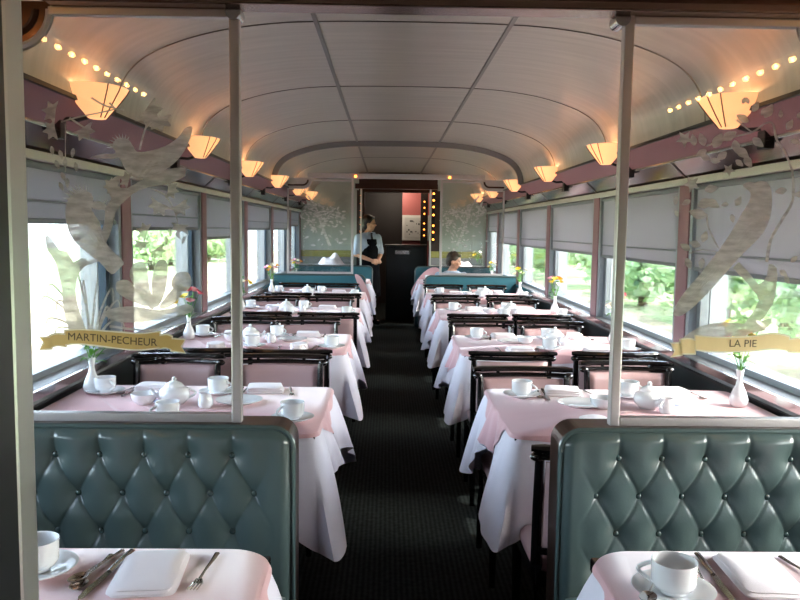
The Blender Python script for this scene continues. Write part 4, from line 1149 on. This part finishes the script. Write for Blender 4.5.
def head_parts(c, yaw, pitch=0):
    """skull, jaw, nose, ears; face looks along local +x rotated by yaw"""
    R = Matrix.Rotation(yaw, 3, 'Z') @ Matrix.Rotation(pitch, 3, 'Y'); c = Vector(c); out = []
    def bl(p, r, sx, sy, sz):
        m = MB().ball((0, 0, 0), r, sx, sy, sz, 20, 14); m.v = [R @ (v + Vector(p)) + c for v in m.v]; out.append(m)
    bl((-.008, 0, .03), .094, 1.02, .84, .98); bl((.026, 0, -.032), .066, .95, .88, 1.15)
    bl((.052, 0, -.082), .024, 1, 1.2, .8); bl((.098, 0, -.014), .014, 1.2, .85, 1.0); bl((.090, 0, .004), .011, 1, .8, 2.0)
    for q in (-1, 1):
        bl((-.005, q * .080, -.012), .022, .8, .35, 1.3); bl((.074, q * .030, .030), .016, .7, 1.6, .5)
        bl((.070, q * .042, -.022), .022, .8, .9, .8)
    bl((.082, 0, -.048), .012, .8, 1.7, .6)
    return out, R, c
def face_bits(R, c, parent, glasses=False):
    for q in (-1, 1):
        m = MB().ball((0, 0, 0), .0085, .7, 1.3, .8, 10, 6); m.v = [R @ (v + Vector((.080, q * .031, .012))) + c for v in m.v]; m.build('eye', M['eye'], parent)
    m = MB().ball((0, 0, 0), .011, .5, 2.0, .55, 12, 6); m.v = [R @ (v + Vector((.088, 0, -.046))) + c for v in m.v]; m.build('lips', M['lips'], parent)
    if glasses:
        for q in (-1, 1):
            pts = [R @ Vector((.096, q * .032 + .020 * math.cos(a), .012 + .014 * math.sin(a))) + c for a in [2 * PI * i / 12 for i in range(13)]]
            MB().tube(pts, .002, 6).build('spectacle_rim', M['blackmetal'], parent)
        MB().tube([R @ Vector((.095, -.052, .014)) + c, R @ Vector((.0, -.083, .012)) + c], .002, 6).build('spectacle_arm', M['blackmetal'], parent)
def hair_cap(R, c, bun, material, parent, longer=False):
    ms = []
    def bl(p, r, sx, sy, sz):
        m = MB().ball((0, 0, 0), r, sx, sy, sz, 20, 14); m.v = [R @ (v + Vector(p)) + c for v in m.v]; ms.append(m)
    bl((-.022, 0, .046), .100, .98, .90, .94); bl((-.058, 0, .0), .072, .75, 1.1, 1.3); bl((.040, 0, .092), .045, 1, 1.35, .6)
    if bun: bl((-.118, 0, .02), .038, 1, 1, 1)
    return remesh(ms, .008, 'hair', material, parent, 3)
def hand(wrist, direction, palm_n, side_, curl=.6):
    """palm and five bent, unequal fingers"""
    w0 = Vector(wrist); d = Vector(direction).normalized(); nrm = Vector(palm_n).normalized(); sd = d.cross(nrm).normalized() * side_
    out = []
    m = MB(); m.tube([w0, w0 + d * .03, w0 + d * .075], [.024, .034, .036], 12, flat=.45, up=nrm); m.ball(w0, .022); out.append(m)
    for i, L in enumerate((.066, .075, .070, .054)):
        b0 = w0 + d * .074 + sd * (.027 - .018 * i)
        p = [b0 - d * .01]; dirv = d.copy(); cur_ = b0
        for q, f in enumerate((.45, .32, .23)):
            a = curl * (.5 + q * .35); dv = (d * math.cos(a) + nrm * math.sin(a)); cur_ = cur_ + dv * L * f; p.append(cur_)
        m = MB(); m.tube(p, [.0095, .009, .0085, .007], 8); m.ball(p[-1], .007, n=8, m=6); out.append(m)
    b0 = w0 + d * .022 + sd * .024
    p = [b0, b0 + (d * .6 + sd * .7) * .030, b0 + (d * .85 + sd * .45 + nrm * .35) * .058]
    m = MB(); m.tube(p, [.012, .0105, .008], 8); m.ball(p[-1], .008, n=8, m=6); out.append(m)
    return out
def waitress():
    X, Yp = -.375, 11.62
    root = empty('person', (X, Yp, 0), label='woman with dark hair in light blue shirt and black apron, hands clasped, in the aisle', cat='person')
    a = math.radians(-58)                       # torso faces mostly +x, a little to the camera
    Rz = Matrix.Rotation(a, 3, 'Z')
    def T_(p): return Rz @ Vector(p)
    def tr(ms):
        for m in ms: m.v = [Rz @ v for v in m.v]
        return ms
    # local frame: +x forward, y across
    torso = rings([(0, 0, .80, .105, .165), (0, 0, .88, .105, .16), (.005, 0, .98, .095, .135), (.005, 0, 1.08, .10, .145), (.012, 0, 1.18, .115, .16), (0, 0, 1.27, .095, .165), (-.008, 0, 1.325, .075, .14), (-.010, 0, 1.355, .05, .07), (-.005, 0, 1.40, .042, .045)])
    hp, R, c = head_parts(T_((.015, 0, 1.49)), math.radians(-4), .03)
    neck = limb([T_((-.01, 0, 1.34)), T_((.008, 0, 1.44))], [.048, .045])
    body = tr([torso]) + hp + [neck]
    arms = []
    for q in (-1, 1):
        sh = T_((-.005, q * .165, 1.29)); el = T_((-.0, q * .215, 1.04)); wr = T_((.20, q * .05, .955))
        arms.append((sh, el, wr, q)); body.append(limb([sh, (sh + el) / 2, el, (el + wr) / 2, wr], [.046, .043, .036, .033, .023]))
        body += hand(wr, T_((.5, -q * .75, -.1)), T_((-.75, -q * .5, 0)), q, .8)
        hip = T_((0, q * .085, .82)); kn = T_((.01, q * .09, .47)); an = T_((0, q * .09, .07)); toe = T_((.13, q * .10, .035))
        body.append(limb([hip, (hip + kn) / 2, kn, (kn * .6 + an * .4), an], [.088, .080, .056, .052, .034])); body.append(limb([an - Vector((0, 0, .03)), toe], [.036, .03]))
    for m in body: m.v = [v + Vector((0, 0, .0)) for v in m.v]
    remesh(body, .0075, 'body', M['skin'], root, 3)
    face_bits(R, c, root, True)
    hair_cap(R, c, True, M['hair'], root)
    sh_ = tr([rings([(0, 0, .90, .113, .168), (.005, 0, .98, .106, .146), (.005, 0, 1.08, .11, .157), (.012, 0, 1.18, .126, .172), (0, 0, 1.27, .106, .176), (-.008, 0, 1.33, .084, .145), (-.010, 0, 1.365, .062, .075)])])
    for sh, el, wr, q in arms: sh_.append(limb([sh, (sh + el) / 2, el * .85 + sh * .15], [.058, .058, .060]))
    remesh(sh_, .009, 'shirt', M['shirt'], root, 3)
    for q in (-1, 1):
        MB().prism([(0, 0), (.05, q * .0), (.075, -.045), (.02, -.055)], lambda x, z, t: tuple(T_((.058 + t + x * .35, q * (.012 + x), 1.372 + z))), 0, .006).build('collar', M['shirt'], root, smooth=False)
    MB().prism([(-.018, 0), (.018, 0), (.012, -.03), (.03, -.20), (0, -.23), (-.03, -.20), (-.012, -.03)], lambda y, z, t: tuple(T_((.118 + t + (z < -.1) * .012 - (z > -.05) * .03, y, 1.36 + z))), 0, .008).build('necktie', M['tie'], root, smooth=False)
    ap = tr([rings([(.02, 0, .42, .15, .20), (.015, 0, .60, .145, .195), (.01, 0, .80, .13, .185), (.008, 0, .92, .122, .172), (.012, 0, 1.0, .115, .150), (.018, 0, 1.12, .122, .146), (.026, 0, 1.20, .116, .130), (.036, 0, 1.27, .095, .105)])])
    remesh(ap, .009, 'apron', M['apron'], root, 2)
    tr_ = []
    for q in (-1, 1):
        hip = T_((0, q * .085, .80)); kn = T_((.01, q * .09, .47)); an = T_((0, q * .09, .09)); tr_.append(limb([hip, kn, an], [.095, .070, .055]))
        MB().tube([T_((.085, q * .06, 1.25)), T_((.04, q * .085, 1.335)), T_((-.04, q * .08, 1.34))], .010, 6).build('apron_strap', M['apron'], root)
        sm = limb([T_((-.04, q * .09, .035)), T_((.08, q * .095, .038)), T_((.14, q * .10, .03))], [.036, .038, .03]); sm.build('shoe', M['apron'], root)
    remesh(tr_, .010, 'trousers', M['apron'], root, 2)
    for ch in root.children: pass
waitress()
def diner():
    hd = at(452, 261, 10.72)
    X, Yp = hd.x, 10.80
    root = empty('person', (X, Yp, 0), label='seated person with short dark hair and pale blue shirt behind the far glass screen', cat='person')
    Z0 = hd.z - 1.13
    L = lambda p: Vector((p[0], p[1], p[2] + Z0))
    hp, R, c = head_parts(L((.03, -.06, 1.125)), math.radians(-14), .22)
    torso = rings([(0, .02, .50, .165, .11), (0, .03, .62, .15, .10), (0, .02, .76, .16, .105), (0, 0, .88, .175, .105), (.0, -.02, .95, .15, .085), (.01, -.03, .99, .07, .055), (.01, -.04, 1.03, .05, .05)])
    torso.v = [v + Vector((0, 0, Z0)) for v in torso.v]
    body = hp + [torso, limb([L((.01, -.03, .97)), L((.02, -.05, 1.06))], [.05, .048])]
    cl = [rings([(0, .02, .50 + Z0, .175, .12), (0, .03, .62 + Z0, .162, .112), (0, .02, .76 + Z0, .17, .117), (0, 0, .88 + Z0, .186, .117), (0, -.02, .955 + Z0, .16, .095), (.01, -.03, .995 + Z0, .08, .065)])]
    tro = []
    for q in (-1, 1):
        sh, el, wr = L((q * .175, 0, .92)), L((q * .21, -.03, .68)), L((q * .13, -.24, .70))
        body.append(limb([sh, el, wr], [.05, .04, .026])); body += hand(wr, (-.2 * q, -1, 0), (0, 0, -1), q, .5)
        cl.append(limb([sh, (sh + el) / 2, el], [.060, .055, .052]))
        hip, kn, an = L((q * .09, .02, .52)), L((q * .11, -.20, .51)), Vector((q * .11, -.20, .08))
        body.append(limb([hip, kn, an], [.085, .06, .04])); body.append(limb([an - Vector((0, 0, .03)), an + Vector((0, -.12, -.045))], [.035, .03]))
        tro.append(limb([hip, kn, an], [.095, .072, .058]))
    remesh(body, .009, 'body', M['skin'], root, 3); face_bits(R, c, root)
    hair_cap(R, c, False, M['hair2'], root); remesh(cl, .010, 'shirt', M['shirt'], root, 3); remesh(tro, .012, 'trousers', M['apron'], root, 2)
diner()

# ------------------------------------------------------------------ outside
g = MB().box(-60, 60, -30, 90, -1.5, -1.26).build('ground', M['grass'], smooth=False); struct(g)
g = MB().box(-12, 8.2, -30, 90, -1.40, -1.25).build('ground', M['gravel'], smooth=False); struct(g)
def bush(name, x, y, R, H, label, mt, seed, n=2600, group=None):
    rnd = np.random.RandomState(seed); root = empty(name, (x, y, -1.25), label=label, cat='bush' if H < 3.5 else 'tree', group=group)
    nb = 9; cs = [(rnd.uniform(-.55, .55) * R, rnd.uniform(-.55, .55) * R, H * rnd.uniform(.3, .78), R * rnd.uniform(.4, .62)) for _ in range(nb)]
    V = []; Fc = []
    for i in range(n):
        c = cs[rnd.randint(nb)]; d = rnd.normal(size=3); d /= np.linalg.norm(d) + 1e-6
        p = np.array(c[:3]) + d * c[3] * rnd.uniform(.75, 1.05) * np.array([1, 1, H / (2.2 * R)])
        if p[2] < .05: p[2] = rnd.uniform(.05, .5)
        a = rnd.normal(size=3); a /= np.linalg.norm(a); q = np.cross(a, d); q /= np.linalg.norm(q) + 1e-6; s_ = rnd.uniform(.07, .14) * R ** .5
        b0 = len(V); V += [p - a * s_, p + q * s_ * .6, p + a * s_, p - q * s_ * .6]; Fc.append((b0, b0 + 1, b0 + 2, b0 + 3))
    me = bpy.data.meshes.new('foliage'); me.from_pydata([tuple(v) for v in V], [], Fc); me.materials.append(mt)
    o = bpy.data.objects.new('foliage', me); COL.objects.link(o); o.parent = root
    b = MB()
    for i in range(3): b.tube([(.1 * i - .1, 0, 0), (.3 * (i - 1), .1 * i, H * .45)], [.07, .03], 6)
    b.build('stem', M['bark'], root)
rb = [(8.9, 4.0, 1.6, 3.1), (9.0, 9.0, 1.9, 3.3)] + [(9.2 + .5 * (i % 3), 14.2 + 4.6 * i, 2.3 + .1 * (i % 2), 3.5 + .35 * ((i * 7) % 4)) for i in range(11)]
lb = [(-14.5, 48, 2.4, 2.8), (-15, 54, 2.5, 2.6), (-14, 61, 2.6, 3.0), (-15, 69, 2.8, 3.0)]
owr = ['%s along the track' % q for q in ('first', 'second', 'third', 'fourth', 'fifth', 'sixth', 'seventh', 'eighth', 'ninth', 'tenth', 'eleventh', 'twelfth', 'last')]
owl = ['first of the field edge', 'second of the field edge', 'third of the field edge', 'fourth of the field edge', 'last of the field edge', 'low and nearer than the others']
ow = ['beside the near end of the car', 'second along the track', 'third along the track', 'fourth along the track', 'fifth along the track', 'sixth along the track', 'seventh along the track', 'standing back behind the others', 'standing back, further along']
for i, (x, y, R, H) in enumerate(rb): bush('leafy_bush', x, y, R, H, 'green bush outside the LA PIE windows, ' + owr[i], M[('fol_a', 'fol_b', 'fol_c')[i % 3]], i, group='greenery outside the windows')
for i, (x, y, R, H) in enumerate(lb): bush('leafy_bush', x, y, R, H, 'green bush outside the MARTIN-PECHEUR windows, ' + owl[i], M[('fol_b', 'fol_a')[i % 2]], 30 + i, group='greenery outside the windows')
for o in bpy.data.objects:
    if '_used' in o: del o['_used']
